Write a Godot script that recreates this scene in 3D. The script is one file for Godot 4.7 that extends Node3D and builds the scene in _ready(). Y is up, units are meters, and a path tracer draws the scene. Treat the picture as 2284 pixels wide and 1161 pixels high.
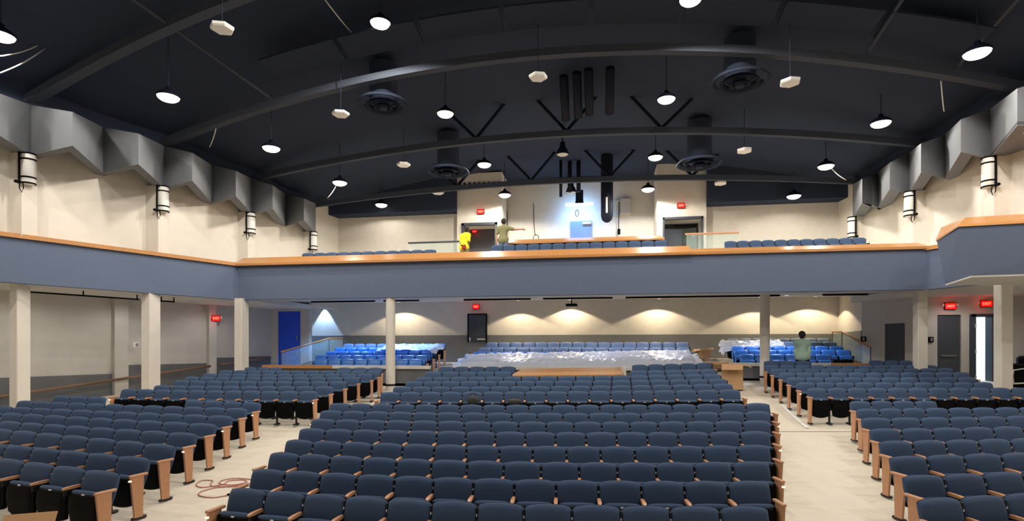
extends Node3D

var M := {}
var used := {}
var ORD := ["first", "second", "third", "fourth", "fifth", "sixth", "seventh", "eighth", "ninth", "tenth", "eleventh", "twelfth", "thirteenth", "fourteenth", "fifteenth", "sixteenth", "seventeenth", "eighteenth", "nineteenth"]

# ---------- small helpers ----------
func V(x: float, y: float, d: float) -> Vector3:   # x across the hall, y up, d metres into the hall
	return Vector3(x, y, -d)

func lerp_table(t: Array, d: float) -> float:
	for i in range(t.size() - 1):
		if d <= t[i + 1][0]:
			var k: float = clampf((d - t[i][0]) / (t[i + 1][0] - t[i][0]), 0.0, 1.0)
			return lerpf(t[i][1], t[i + 1][1], k)
	return t[-1][1]

var FLOOR := [[-10, 0.0], [0, 0.0], [6.3, .34], [10.25, .56], [13.1, .76], [14.2, .97], [15.1, 1.08], [16, 1.176], [16.8, 1.26], [17.6, 1.345], [19, 1.49], [19.9, 1.59], [20.8, 1.72], [22, 1.86], [40, 1.86]]
var WALL_L := [[-8, -26.0], [5, -20.2], [12.8, -16.25], [16.8, -14.8], [20.55, -14.1], [24.5, -13.5], [26.8, -13.12], [30, -13.12]]
var WALL_R := [[-8, 17.0], [5, 14.2], [15, 11.9], [17.8, 11.3], [21.35, 10.98], [25.2, 10.62], [26.8, 10.47], [30, 10.47]]
var PEAK := [[-8, 13.1], [13.4, 13.0], [16.8, 11.75], [20.7, 10.8], [24.8, 10.3], [28, 10.15]]

func floor_y(d: float) -> float:
	return lerp_table(FLOOR, d)

func arch_t(x: float, d: float) -> float:
	var l := lerp_table(WALL_L, d)
	var r := lerp_table(WALL_R, d)
	return clampf((x - (l + r) / 2.0) / ((r - l) / 2.0), -1.0, 1.0)

func rib_y(x: float, d: float) -> float:
	var t := arch_t(x, d)
	return lerpf(lerp_table(PEAK, d), 9.68, t * t)

func deck_y(x: float, d: float) -> float:
	var t := arch_t(x, d)
	return rib_y(x, d) + 0.3 + 1.1 * (1.0 - t * t)

func mesh_tool() -> SurfaceTool:
	var st := SurfaceTool.new()
	st.begin(Mesh.PRIMITIVE_TRIANGLES)
	st.set_smooth_group(-1)
	return st

func tri(st: SurfaceTool, a: Vector3, b: Vector3, c: Vector3) -> void:
	st.add_vertex(a); st.add_vertex(b); st.add_vertex(c)

func quad(st: SurfaceTool, a: Vector3, b: Vector3, c: Vector3, d: Vector3) -> void:
	tri(st, a, b, c); tri(st, a, c, d)

func hexa(st: SurfaceTool, p: Array) -> void:      # 4 bottom corners then 4 top corners, counter-clockwise seen from above
	quad(st, p[0], p[1], p[2], p[3])
	quad(st, p[7], p[6], p[5], p[4])
	for i in 4:
		var j := (i + 1) % 4
		quad(st, p[i], p[i + 4], p[j + 4], p[j])

func box(st: SurfaceTool, c: Vector3, s: Vector3, b := Basis.IDENTITY) -> void:
	var h := s / 2.0
	var p := []
	for y in [-1, 1]:
		for q in [[-1, 1], [1, 1], [1, -1], [-1, -1]]:
			p.append(c + b * Vector3(q[0] * h.x, y * h.y, q[1] * h.z))
	hexa(st, p)

func soft_box(st: SurfaceTool, c: Vector3, s: Vector3, r: float, b := Basis.IDENTITY) -> void:   # chamfered box
	var h := s / 2.0
	r = minf(r, minf(h.x, minf(h.y, h.z)) * 0.98)
	var ring := func(hx: float, hz: float, y: float) -> Array:
		return [Vector3(-hx + r, y, hz), Vector3(hx - r, y, hz), Vector3(hx, y, hz - r), Vector3(hx, y, -hz + r), Vector3(hx - r, y, -hz), Vector3(-hx + r, y, -hz), Vector3(-hx, y, -hz + r), Vector3(-hx, y, hz - r)]
	var rings := [ring.call(h.x - r * .7, h.z - r * .7, -h.y), ring.call(h.x, h.z, -h.y + r), ring.call(h.x, h.z, h.y - r), ring.call(h.x - r * .7, h.z - r * .7, h.y)]
	for k in 3:
		for i in 8:
			var j := (i + 1) % 8
			quad(st, c + b * rings[k][i], c + b * rings[k + 1][i], c + b * rings[k + 1][j], c + b * rings[k][j])
	for i in range(1, 7):
		tri(st, c + b * rings[0][0], c + b * rings[0][i], c + b * rings[0][i + 1])
		tri(st, c + b * rings[3][0], c + b * rings[3][i + 1], c + b * rings[3][i])

func loft(st: SurfaceTool, lo: Array, y0: float, hi: Array, y1: float) -> void:   # plan polygons of [x, d] points, counter-clockwise seen from above
	var n := lo.size()
	for i in n:
		var j := (i + 1) % n
		quad(st, V(lo[i][0], y0, lo[i][1]), V(hi[i][0], y1, hi[i][1]), V(hi[j][0], y1, hi[j][1]), V(lo[j][0], y0, lo[j][1]))
	var flat := PackedVector2Array()
	for p in lo:
		flat.append(Vector2(p[0], p[1]))
	var t := Geometry2D.triangulate_polygon(flat)
	for k in range(0, t.size(), 3):
		tri(st, V(lo[t[k]][0], y0, lo[t[k]][1]), V(lo[t[k + 1]][0], y0, lo[t[k + 1]][1]), V(lo[t[k + 2]][0], y0, lo[t[k + 2]][1]))
		tri(st, V(hi[t[k]][0], y1, hi[t[k]][1]), V(hi[t[k + 2]][0], y1, hi[t[k + 2]][1]), V(hi[t[k + 1]][0], y1, hi[t[k + 1]][1]))

func prism(st: SurfaceTool, plan: Array, y0: float, y1: float) -> void:
	loft(st, plan, y0, plan, y1)

func strip(st: SurfaceTool, x0: float, d0: float, x1: float, d1: float, y0: float, y1: float, th: float) -> void:   # upright slab from one plan point to the next, th thick away from the left hand side of travel
	var n := Vector2(-(d1 - d0), x1 - x0).normalized() * th
	prism(st, [[x0, d0], [x1, d1], [x1 + n.x, d1 + n.y], [x0 + n.x, d0 + n.y]], y0, y1)

func tube(st: SurfaceTool, pts: Array, r: float, sides := 8, closed := false) -> void:
	var rings := []
	for i in pts.size():
		var dir: Vector3 = (pts[mini(i + 1, pts.size() - 1)] - pts[maxi(i - 1, 0)]).normalized()
		var up := Vector3.UP if absf(dir.y) < 0.9 else Vector3.RIGHT
		var a := dir.cross(up).normalized()
		var b := a.cross(dir)
		var ring := []
		for k in sides:
			var t := TAU * k / sides
			ring.append(pts[i] + (a * cos(t) + b * sin(t)) * r)
		rings.append(ring)
	for i in rings.size() - 1:
		for k in sides:
			var j := (k + 1) % sides
			quad(st, rings[i][k], rings[i + 1][k], rings[i + 1][j], rings[i][j])
	for k in range(1, sides - 1):
		tri(st, rings[0][0], rings[0][k], rings[0][k + 1])
		tri(st, rings[-1][0], rings[-1][k + 1], rings[-1][k])

func lathe(st: SurfaceTool, profile: Array, c: Vector3, sides := 20) -> void:   # profile: [radius, y] from bottom to top
	for i in profile.size() - 1:
		for k in sides:
			var t0 := TAU * k / sides
			var t1 := TAU * (k + 1) / sides
			var at := func(p: Array, t: float) -> Vector3: return c + Vector3(cos(t) * p[0], p[1], sin(t) * p[0])
			quad(st, at.call(profile[i], t0), at.call(profile[i + 1], t0), at.call(profile[i + 1], t1), at.call(profile[i], t1))

func grid(st: SurfaceTool, nu: int, nv: int, f: Callable) -> void:
	for i in nu:
		for j in nv:
			quad(st, f.call(i / float(nu), j / float(nv)), f.call(i / float(nu), (j + 1) / float(nv)), f.call((i + 1) / float(nu), (j + 1) / float(nv)), f.call((i + 1) / float(nu), j / float(nv)))

func numbered(n: String) -> String:
	used[n] = used.get(n, -1) + 1
	return n if used[n] == 0 else "%s_%03d" % [n, used[n]]

func done(st: SurfaceTool, m: Material, smooth := false) -> ArrayMesh:
	st.generate_normals()
	if smooth:
		st.index()
	var a := st.commit()
	a.surface_set_material(0, m)
	return a

func smooth_tool() -> SurfaceTool:
	var st := SurfaceTool.new()
	st.begin(Mesh.PRIMITIVE_TRIANGLES)
	st.set_smooth_group(0)
	return st

func part(called: String, mesh: Mesh, parent: Node3D, at := Vector3.ZERO) -> MeshInstance3D:
	var o := MeshInstance3D.new()
	o.name = called
	o.mesh = mesh
	o.position = at
	parent.add_child(o, true)
	return o

func tag(o: Node, label: String, category: String, group := "", kind := "") -> void:
	o.set_meta("label", label)
	if category: o.set_meta("category", category)
	if group: o.set_meta("group", group)
	if kind: o.set_meta("kind", kind)

func thing(called: String, label: String, category: String, at := Vector3.ZERO, turn := 0.0, group := "") -> Node3D:
	var o := Node3D.new()
	o.name = numbered(called)
	add_child(o)
	o.position = at
	o.rotation.y = turn
	tag(o, label, category, group)
	return o

func single(called: String, mesh: Mesh, label: String, category: String, group := "") -> MeshInstance3D:
	var o := part(numbered(called), mesh, self)
	tag(o, label, category, group)
	return o

func struct(called: String, mesh: Mesh, label: String, category: String) -> MeshInstance3D:
	var o := part(numbered(called), mesh, self)
	tag(o, label, category, "", "structure")
	return o

func struct_node(called: String, label: String, category: String) -> Node3D:
	var o := thing(called, label, category)
	o.set_meta("kind", "structure")
	return o

func mat(key: String, c: Color, rough := 0.8, metal := 0.0) -> StandardMaterial3D:
	var m := StandardMaterial3D.new()
	m.resource_name = key
	m.albedo_color = c
	m.roughness = rough
	m.metallic = metal
	M[key] = m
	return m

func c8(r: int, g: int, b: int) -> Color:
	return Color(r / 255.0, g / 255.0, b / 255.0)

func noise_texture(freq: float, lo: float, hi: float, sd: int, stretch := 1.0) -> ImageTexture:
	var n := FastNoiseLite.new()
	n.seed = sd
	n.frequency = freq
	n.fractal_octaves = 4
	var im := Image.create(256, 256, false, Image.FORMAT_RGB8)
	for y in 256:
		for x in 256:
			# blend of four shifted samples so that the picture tiles
			var u := x / 256.0
			var w := y / 256.0
			var xs := x * stretch
			var a := lerpf(n.get_noise_2d(xs, y), n.get_noise_2d(xs - 256 * stretch, y), u)
			var b := lerpf(n.get_noise_2d(xs, y - 256), n.get_noise_2d(xs - 256 * stretch, y - 256), u)
			var k := clampf(lerpf(lo, hi, lerpf(a, b, w) * 0.9 + 0.5), 0.0, 1.0)
			im.set_pixel(x, y, Color(k, k, k))
	im.generate_mipmaps()
	return ImageTexture.create_from_image(im)

func wear(m: StandardMaterial3D, t: Texture2D, scale: float, world := true) -> void:
	m.albedo_texture = t
	m.uv1_triplanar = true
	m.uv1_world_triplanar = world
	m.uv1_scale = Vector3.ONE * scale

func glow(key: String, c: Color, e: float) -> StandardMaterial3D:
	var m := mat(key, c, 0.5)
	m.emission_enabled = true
	m.emission = c
	m.emission_energy_multiplier = e
	return m

func spot(at: Vector3, target: Vector3, c: Color, e: float, angle: float, blend: float, size := 0.12) -> void:
	var l := SpotLight3D.new()
	l.name = "spot_light"
	add_child(l, true)
	l.position = at
	l.look_at(target, Vector3.UP if absf((target - at).normalized().y) < 0.95 else Vector3.BACK)
	l.light_color = c
	l.light_energy = e
	l.spot_angle = angle
	l.spot_angle_attenuation = blend
	l.spot_range = 60.0
	l.spot_attenuation = 2.0
	l.light_size = size
	l.shadow_enabled = true

func omni(at: Vector3, c: Color, e: float, size := 0.1) -> void:
	var l := OmniLight3D.new()
	l.name = "omni_light"
	add_child(l, true)
	l.position = at
	l.light_color = c
	l.light_energy = e
	l.omni_range = 60.0
	l.omni_attenuation = 2.0
	l.light_size = size
	l.shadow_enabled = true

func area(at: Vector3, target: Vector3, c: Color, e: float, size: Vector2) -> void:
	var l := AreaLight3D.new()
	l.name = "area_light"
	add_child(l, true)
	l.position = at
	l.look_at(target, Vector3.UP if absf((target - at).normalized().y) < 0.95 else Vector3.BACK)
	l.light_color = c
	l.light_energy = e
	l.area_size = size
	l.area_range = 60.0
	l.area_attenuation = 2.0
	l.shadow_enabled = true

func lettering(text: String, size: float, m: Material, parent: Node3D, at: Vector3, turn := 0.0, depth := 0.012) -> void:
	var t := TextMesh.new()
	var f := SystemFont.new()
	f.font_names = PackedStringArray(["Droid Sans"])
	f.font_weight = 700
	t.font = f
	t.font_size = 64
	t.text = text
	t.pixel_size = size / 64.0
	t.depth = depth
	t.material = m
	var o := MeshInstance3D.new()
	o.name = "lettering"
	o.mesh = t
	o.position = at
	o.rotation.y = turn
	parent.add_child(o, true)

# ---------- camera, surroundings, materials ----------
func set_camera() -> void:
	var cam := Camera3D.new()
	cam.name = "camera"
	add_child(cam)
	cam.projection = Camera3D.PROJECTION_FRUSTUM
	cam.near = 0.05
	cam.far = 120.0
	cam.size = 2.0 * cam.near * 580.5 / 1250.0
	cam.frustum_offset = Vector2(0, cam.near * 196.5 / 1250.0)
	cam.position = Vector3(0, 3.0, 0)
	cam.rotation.y = deg_to_rad(8.87)
	cam.current = true
	var w := WorldEnvironment.new()
	w.name = "surroundings"
	var e := Environment.new()
	e.background_mode = Environment.BG_COLOR
	e.background_color = Color(0.02, 0.02, 0.025)
	e.tonemap_mode = Environment.TONE_MAPPER_LINEAR
	e.tonemap_exposure = 1.0
	e.sdfgi_enabled = true
	e.ssao_enabled = true
	e.ssil_enabled = true
	w.environment = e
	add_child(w)

var LAMP_E := 18.0
var LAMP_C := Color(1.0, 0.965, 0.915)

func set_materials() -> void:
	var fine := noise_texture(0.05, 0.965, 1.0, 3)
	var cloth := noise_texture(0.25, 0.9, 1.0, 5)
	var grain := noise_texture(0.02, 0.86, 1.0, 7, 6.0)
	wear(mat("carpet", c8(210, 201, 184), 0.75), fine, 0.35)
	wear(mat("cream", c8(220, 214, 203), 0.85), fine, 0.2)
	wear(mat("grey_paint", c8(196, 192, 186), 0.85), fine, 0.2)
	wear(mat("wainscot", c8(96, 98, 102), 0.6), fine, 0.3)
	wear(mat("wainscot_back", c8(118, 118, 116), 0.6), fine, 0.3)
	wear(mat("slate", c8(92, 105, 130), 0.8), fine, 0.3)
	wear(mat("bulkhead", c8(112, 116, 122), 0.8), fine, 0.3)
	wear(mat("deck", c8(57, 65, 83), 0.9), fine, 0.3)
	M.deck.metallic_specular = 0.15
	wear(mat("rib", c8(76, 82, 94), 0.95), fine, 0.5)
	wear(mat("cloud", c8(48, 56, 72), 0.8), fine, 0.5)
	mat("rail_wood", c8(112, 84, 64), 0.45)
	wear(mat("soffit", c8(205, 203, 198), 0.85), fine, 0.2)
	mat("duct", c8(32, 37, 50), 0.55)
	mat("truss", c8(26, 32, 48), 0.7)
	wear(mat("fabric", c8(56, 79, 112), 0.85), cloth, 6.0, false)
	M.fabric.rim_enabled = true
	M.fabric.rim = 0.35
	M.fabric.rim_tint = 0.5
	mat("black", c8(11, 11, 13), 0.6)
	wear(mat("grey_blue", c8(112, 134, 168), 0.5), cloth, 6.0, false)  # paler grey-blue than the seat fabric, for the rear platform rows
	wear(mat("desk_wood", c8(176, 128, 74), 0.65), grain, 0.6)
	mat("bag", c8(52, 54, 50), 0.8)
	mat("steel_black", c8(16, 16, 18), 0.5)
	wear(mat("wood", c8(204, 150, 112), 0.4), grain, 2.0, false)
	wear(mat("cap_wood", c8(198, 140, 84), 0.28), grain, 0.6)
	mat("plate", c8(225, 225, 220), 0.3, 0.2)
	mat("steel", c8(150, 152, 156), 0.35, 0.8)
	mat("blue_cover", c8(58, 122, 206), 0.35)
	var sh := mat("sheet", Color(0.86, 0.88, 0.92, 0.74), 0.3)
	sh.transparency = BaseMaterial3D.TRANSPARENCY_ALPHA
	mat("white", c8(235, 235, 232), 0.5)
	mat("door_grey", c8(62, 68, 78), 0.5)
	mat("door_blue_lit", c8(8, 78, 220), 0.45)  # blue light on the door is put into this colour
	mat("door_slate", c8(110, 132, 170), 0.5)
	mat("skin", c8(196, 142, 112), 0.6)
	mat("skin_dark", c8(112, 78, 60), 0.6)
	mat("hair", c8(26, 22, 20), 0.7)
	wear(mat("card", c8(186, 148, 108), 0.85), fine, 1.0)
	mat("cord_red", c8(184, 112, 100), 0.6)
	mat("yellow", c8(228, 226, 40), 0.8)
	mat("khaki", c8(136, 134, 96), 0.85)
	mat("sage", c8(158, 186, 172), 0.85)
	mat("denim", c8(92, 112, 142), 0.85)
	mat("red_cloth", c8(150, 40, 30), 0.8)
	mat("conduit", c8(150, 150, 150), 0.3, 0.6)
	for k in ["cloud", "rib", "truss", "duct", "black"]:
		M[k].metallic_specular = 0.2
	glow("lamp_glow", Color(1.0, 0.96, 0.88), 2.5)
	glow("tube_glow", Color(0.86, 0.94, 1.0), 2.5)
	glow("exit_glow", Color(1.0, 0.05, 0.03), 0.75)
	glow("aisle_glow", Color(1.0, 0.9, 0.75), 1.5)
	var g := mat("glass", Color(0.8, 0.9, 0.88, 0.16), 0.05)
	g.transparency = BaseMaterial3D.TRANSPARENCY_ALPHA

# ---------- the hall ----------
func wall_run(called: String, label: String, pts: Array, y0: float, y1: float, th: float, m: Material) -> Node3D:
	var st := mesh_tool()
	for i in pts.size() - 1:
		strip(st, pts[i][0], pts[i][1], pts[i + 1][0], pts[i + 1][1], y0, y1, th)
	return struct(called, done(st, m), label, "wall")

func shell() -> void:
	# sloping floor
	var st := mesh_tool()
	var ds := [-9.0, 0.0, 3.0, 6.3, 8.3, 10.25, 11.7, 13.1, 14.2, 15.1, 16.0, 16.8, 17.6, 19.0, 19.9, 20.8, 22.0, 29.0]
	for i in ds.size() - 1:
		for k in 8:
			var x0 := -28.0 + 6.0 * k
			var a := floor_y(ds[i])
			var b := floor_y(ds[i + 1])
			quad(st, V(x0, a, ds[i]), V(x0, b, ds[i + 1]), V(x0 + 6, b, ds[i + 1]), V(x0 + 6, a, ds[i]))
		var a2 := floor_y(ds[i]) - 0.3
		var b2 := floor_y(ds[i + 1]) - 0.3
		quad(st, V(-28, a2, ds[i]), V(20, a2, ds[i]), V(20, b2, ds[i + 1]), V(-28, b2, ds[i + 1]))
	struct("floor", done(st, M.carpet), "pale beige floor sloping up between the blocks of seats", "floor")
	# ceiling deck: an arch that flattens towards the back
	st = mesh_tool()
	var cd := [-9.0, 0.0, 6.0, 10.0, 13.4, 15.1, 16.8, 18.7, 20.7, 22.7, 24.8, 26.8, 28.4]
	for i in cd.size() - 1:
		for k in 28:
			var x0 := -26.0 + 44.0 * k / 28.0
			var x1 := -26.0 + 44.0 * (k + 1) / 28.0
			var f := func(x: float, d: float, up: float) -> Vector3: return V(x, deck_y(x, d) + up, d)
			quad(st, f.call(x0, cd[i], 0), f.call(x1, cd[i], 0), f.call(x1, cd[i + 1], 0), f.call(x0, cd[i + 1], 0))
			quad(st, f.call(x0, cd[i], .3), f.call(x0, cd[i + 1], .3), f.call(x1, cd[i + 1], .3), f.call(x1, cd[i], .3))
	struct("ceiling", done(st, M.deck), "dark blue-black vaulted ceiling above the auditorium", "ceiling")
	# upper side walls, each with its pilasters as parts
	var wl := wall_run("wall_left", "tall cream side wall above the narrow side balcony with cylinder speakers", WALL_L.slice(0, 7).map(func(p): return [p[1], p[0]]), 5.0, 10.6, 0.3, M.cream)
	for p in [[-15.86, 13.4], [-14.56, 16.75], [-13.86, 20.5], [-13.24, 24.35], [-17.4, 10.0]]:
		st = mesh_tool()
		prism(st, [[p[0] - 0.5, p[1] - 0.22], [p[0] + 0.12, p[1] - 0.22], [p[0] + 0.12, p[1] + 0.22], [p[0] - 0.5, p[1] + 0.22]], 6.1, 8.42)
		part("pilaster", done(st, M.cream), wl)
	var wr := WALL_R.slice(0, 7).map(func(p): return [p[1], p[0]])
	wr.reverse()
	var wrn := wall_run("wall_right", "cream side wall above the projecting slate balcony box", wr, 5.0, 10.6, 0.3, M.cream)
	for p in [[11.06, 17.85], [10.74, 21.3], [10.44, 25.05]]:
		st = mesh_tool()
		prism(st, [[p[0] - 0.12, p[1] - 0.22], [p[0] + 0.5, p[1] - 0.22], [p[0] + 0.5, p[1] + 0.22], [p[0] - 0.12, p[1] + 0.22]], 5.0, 8.42)
		part("pilaster", done(st, M.cream), wrn)
	# back wall of the balcony: two side lengths, two portal blocks, a set-back middle
	wall_run("wall_upper_back", "cream back wall of the balcony on the handrail side", [[-13.6, 26.8], [-6.77, 26.8]], 5.5, 10.6, 0.25, M.cream)
	wall_run("wall_upper_back", "cream back wall of the balcony behind the doorway-side balcony seats", [[4.75, 26.8], [11.0, 26.8]], 5.5, 10.6, 0.25, M.cream)
	for s in [[-6.77, -4.58, -6.55, -4.8, 9.0, "cream portal block around the dark doorway behind the yellow shirt"], [2.59, 4.75, 2.84, 4.61, 8.94, "cream portal block around the half-open grey balcony door"]]:
		st = mesh_tool()
		prism(st, [[s[0], 26.25], [s[2], 26.25], [s[2], 27.6], [s[0], 27.6]], 5.5, s[4])
		prism(st, [[s[3], 26.25], [s[1], 26.25], [s[1], 27.6], [s[3], 27.6]], 5.5, s[4])
		prism(st, [[s[0], 26.25], [s[1], 26.25], [s[1], 27.6], [s[0], 27.6]], s[4], 11.4)
		# little dark openings where the corrugated deck meets the block
		var o := struct("wall_upper_back", done(st, M.cream), s[5], "wall")
		st = mesh_tool()
		var y: float = 10.86 if s[0] < 0 else 10.72
		for k in 9:
			var x: float = lerpf(s[0] + 0.15, s[1] - 0.15, k / 8.0)
			prism(st, [[x - .07, 26.2], [x + .07, 26.2], [x + .04, 26.24], [x - .04, 26.24]], y - 0.06, y + 0.08)
		part("deck_flutes", done(st, M.truss), o)
	wall_run("wall_upper_back", "pale set-back wall lit cool by the tube lamp over the blue door", [[-4.7, 28.0], [2.7, 28.0]], 5.5, 11.4, 0.25, M.cream)
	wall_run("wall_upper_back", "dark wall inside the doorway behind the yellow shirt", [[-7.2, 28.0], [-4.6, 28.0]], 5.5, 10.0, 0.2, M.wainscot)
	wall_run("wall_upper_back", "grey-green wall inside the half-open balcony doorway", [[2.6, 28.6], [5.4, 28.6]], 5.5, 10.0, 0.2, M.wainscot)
	# dark boxed-in soffits where the ceiling meets the side lengths of that wall
	st = mesh_tool()
	prism(st, [[-13.6, 26.0], [-6.77, 26.0], [-6.77, 26.8], [-13.6, 26.8]], 9.62, 11.2)
	prism(st, [[4.75, 26.0], [11.0, 26.0], [11.0, 26.8], [4.75, 26.8]], 9.5, 11.2)
	struct("trim_1", done(st, M.deck), "dark boxed-in soffit along the top of the balcony back wall", "soffit")
	# lower walls
	lower_walls()
	# the stage end behind the camera closes the room
	wall_run("wall_front", "dark stage end of the hall", [[18, -8], [-27, -8]], -0.5, 15.0, 0.3, M.grey_paint)

func on_left(t: float, off := 0.0) -> Array:       # a point along the lower wall with the handrail; t is metres into the hall
	var k := (t - 5.0) / 18.9
	return [-21.8 + 6.8 * k + off * 0.941, 5.0 + 18.9 * k - off * 0.339]

func lower_walls() -> void:
	var st := mesh_tool()
	var run := [[-26.5, -8.0], [-21.8, 5.0], [-15.0, 23.9]]
	var wl := wall_run("wall_left", "pale lower side wall under the balcony with dark wainscot and brown handrail", run, -0.5, 5.1, 0.3, M.grey_paint)
	for w in [[8.0, 17.62, 2.1], [18.05, 20.95, 2.4], [21.25, 22.3, 2.62], [22.45, 23.85, 2.64]]:
		st = mesh_tool()
		var a := on_left(w[0], 0.03)
		var b := on_left(w[1], 0.03)
		strip(st, a[0], a[1], b[0], b[1], 0.3, w[2], 0.05)
		part("wainscot", done(st, M.wainscot), wl)
	for w in [[17.62, 18.05], [20.95, 21.25]]:
		st = mesh_tool()
		var a := on_left(w[0], 0.2)
		var b := on_left(w[1], 0.2)
		strip(st, a[0], a[1], b[0], b[1], 0.3, 5.0, 0.3)
		part("pilaster", done(st, M.grey_paint), wl)
	# the wall that faces the stage at the end of that aisle, with a door coloured for the blue light on it
	st = mesh_tool()
	strip(st, -15.6, 23.9, -14.67, 23.9, 1.0, 5.2, 0.25)
	strip(st, -13.55, 23.9, -13.12, 23.9, 1.0, 5.2, 0.25)
	strip(st, -14.67, 23.9, -13.55, 23.9, 4.72, 5.2, 0.25)
	strip(st, -13.3, 24.15, -14.95, 27.0, 1.0, 5.6, 0.2)
	strip(st, -14.9, 24.2, -13.4, 24.2, 1.0, 5.2, 0.2)
	struct("wall_left", done(st, M.grey_paint), "short pale wall around the door tinted as blue-lit", "wall")
	st = mesh_tool()
	box(st, V(-14.11, 3.25, 23.98), Vector3(1.12, 2.94, 0.06))
	var d := struct("door_1", done(st, M.door_blue_lit), "tall door with blue light painted in its colour at the end of the handrail aisle", "door")
	st = mesh_tool()
	for y in [1.9, 2.6]:
		box(st, V(-13.7, y + 0.9, 23.92), Vector3(0.05, 0.16, 0.06))
	part("handle", done(st, M.steel), d)
	# back wall under the balcony
	st = mesh_tool()
	strip(st, -15.2, 26.8, 10.47, 26.8, 1.5, 5.7, 0.25)
	strip(st, 10.47, 26.8, 10.06, 23.6, 1.5, 5.7, 0.25)
	var wb := struct("wall_back", done(st, M.cream), "cream back wall under the balcony washed by scallops of warm light", "wall")
	st = mesh_tool()
	loft(st, [[-15.2, 26.76], [10.47, 26.76], [10.47, 26.8], [-15.2, 26.8]], 1.5, [[-15.2, 26.76], [10.47, 26.76], [10.47, 26.8], [-15.2, 26.8]], 3.66)
	part("wainscot", done(st, M.wainscot_back), wb)
	st = mesh_tool()
	strip(st, 10.44, 26.76, 10.03, 23.6, 1.5, 3.7, 0.03)
	part("wainscot", done(st, M.wainscot_back), wb)
	# right side: an angled dark wall with a door, then a wall facing the stage with two doors, then the outer wall
	st = mesh_tool()
	strip(st, 10.06, 23.6, 10.54, 22.86, 1.3, 5.3, 0.25)
	strip(st, 10.93, 22.26, 11.1, 22.0, 1.3, 5.3, 0.25)
	strip(st, 10.54, 22.86, 10.93, 22.26, 3.93, 5.3, 0.25)
	struct("wall_right", done(st, M.grey_paint), "shaded angled wall with a low dark door behind the doorway-side seats", "wall")
	st = mesh_tool()
	strip(st, 10.55, 22.9, 10.94, 22.3, 1.6, 3.93, 0.06)
	struct("door_2", done(st, M.door_grey), "plain dark door in the angled wall beside the thermostat", "door")
	st = mesh_tool()
	strip(st, 11.1, 22.0, 11.86, 22.0, 1.3, 5.3, 0.25)
	strip(st, 12.62, 22.0, 12.92, 22.0, 1.3, 5.3, 0.25)
	strip(st, 13.62, 22.0, 15.2, 22.0, 1.3, 5.3, 0.25)
	strip(st, 11.86, 22.0, 12.62, 22.0, 4.2, 5.3, 0.25)
	strip(st, 12.92, 22.0, 13.62, 22.0, 4.2, 5.3, 0.25)
	struct("wall_right", done(st, M.grey_paint), "grey wall with one closed door and one bright open doorway under exit signs", "wall")
	st = mesh_tool()
	box(st, V(12.24, 3.0, 22.1), Vector3(0.76, 2.4, 0.06))
	d = struct("door_3", done(st, M.door_grey), "closed dark door beside the bright open doorway", "door")
	st = mesh_tool()
	box(st, V(12.24, 2.75, 22.04), Vector3(0.5, 0.06, 0.06))
	part("push_bar", done(st, M.steel), d)
	# open doorway with a lit corridor beyond
	st = mesh_tool()
	for s in [[12.88, 13.06], [13.56, 13.66]]:
		prism(st, [[s[0], 21.94], [s[1], 21.94], [s[1], 22.3], [s[0], 22.3]], 1.5, 4.2)
	prism(st, [[12.92, 21.94], [13.62, 21.94], [13.62, 22.3], [12.92, 22.3]], 4.12, 4.22)
	var fr := struct("door_4", done(st, M.door_grey), "open doorway filled with cool daylight from the corridor beyond", "door")
	st = mesh_tool()
	strip(st, 13.02, 22.3, 13.2, 23.0, 1.9, 4.1, 0.05)
	var leaf := part("door_leaf", done(st, M.door_slate), fr)
	st = mesh_tool()
	for y in [2.0, 2.9, 3.8]:
		box(st, V(13.04, y, 21.93), Vector3(0.04, 0.12, 0.04))
	part("hinge", done(st, M.plate), leaf)
	st = mesh_tool()
	strip(st, 12.3, 22.3, 12.3, 26.0, 1.6, 4.9, 0.1)
	strip(st, 15.2, 26.0, 15.2, 22.3, 1.6, 4.9, 0.1)
	strip(st, 12.2, 26.0, 15.3, 26.0, 1.6, 4.9, 0.1)
	prism(st, [[12.2, 22.2], [15.3, 22.2], [15.3, 26.1], [12.2, 26.1]], 4.8, 4.9)
	struct("wall_corridor", done(st, M.white), "white corridor walls seen through the open doorway", "wall")
	st = mesh_tool()
	box(st, V(13.7, 4.74, 24.2), Vector3(1.2, 0.05, 1.6))
	single("corridor_light", done(st, M.tube_glow), "flat lit panel on the corridor ceiling beyond the open doorway", "ceiling light")
	area(V(13.7, 4.69, 24.2), V(13.7, 2.0, 24.2), Color(0.82, 0.92, 1.0), 14.0, Vector2(1.2, 1.6))
	var wr := wall_run("wall_right", "pale outer wall with dark wainscot behind the square column and cart", [[15.2, 22.0], [15.7, 12.0], [16.6, 5.0], [17.5, -8.0]], -0.5, 5.3, 0.3, M.grey_paint)
	st = mesh_tool()
	strip(st, 15.17, 22.0, 15.67, 12.0, 0.3, 2.6, 0.03)
	part("wainscot", done(st, M.wainscot), wr)

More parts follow.
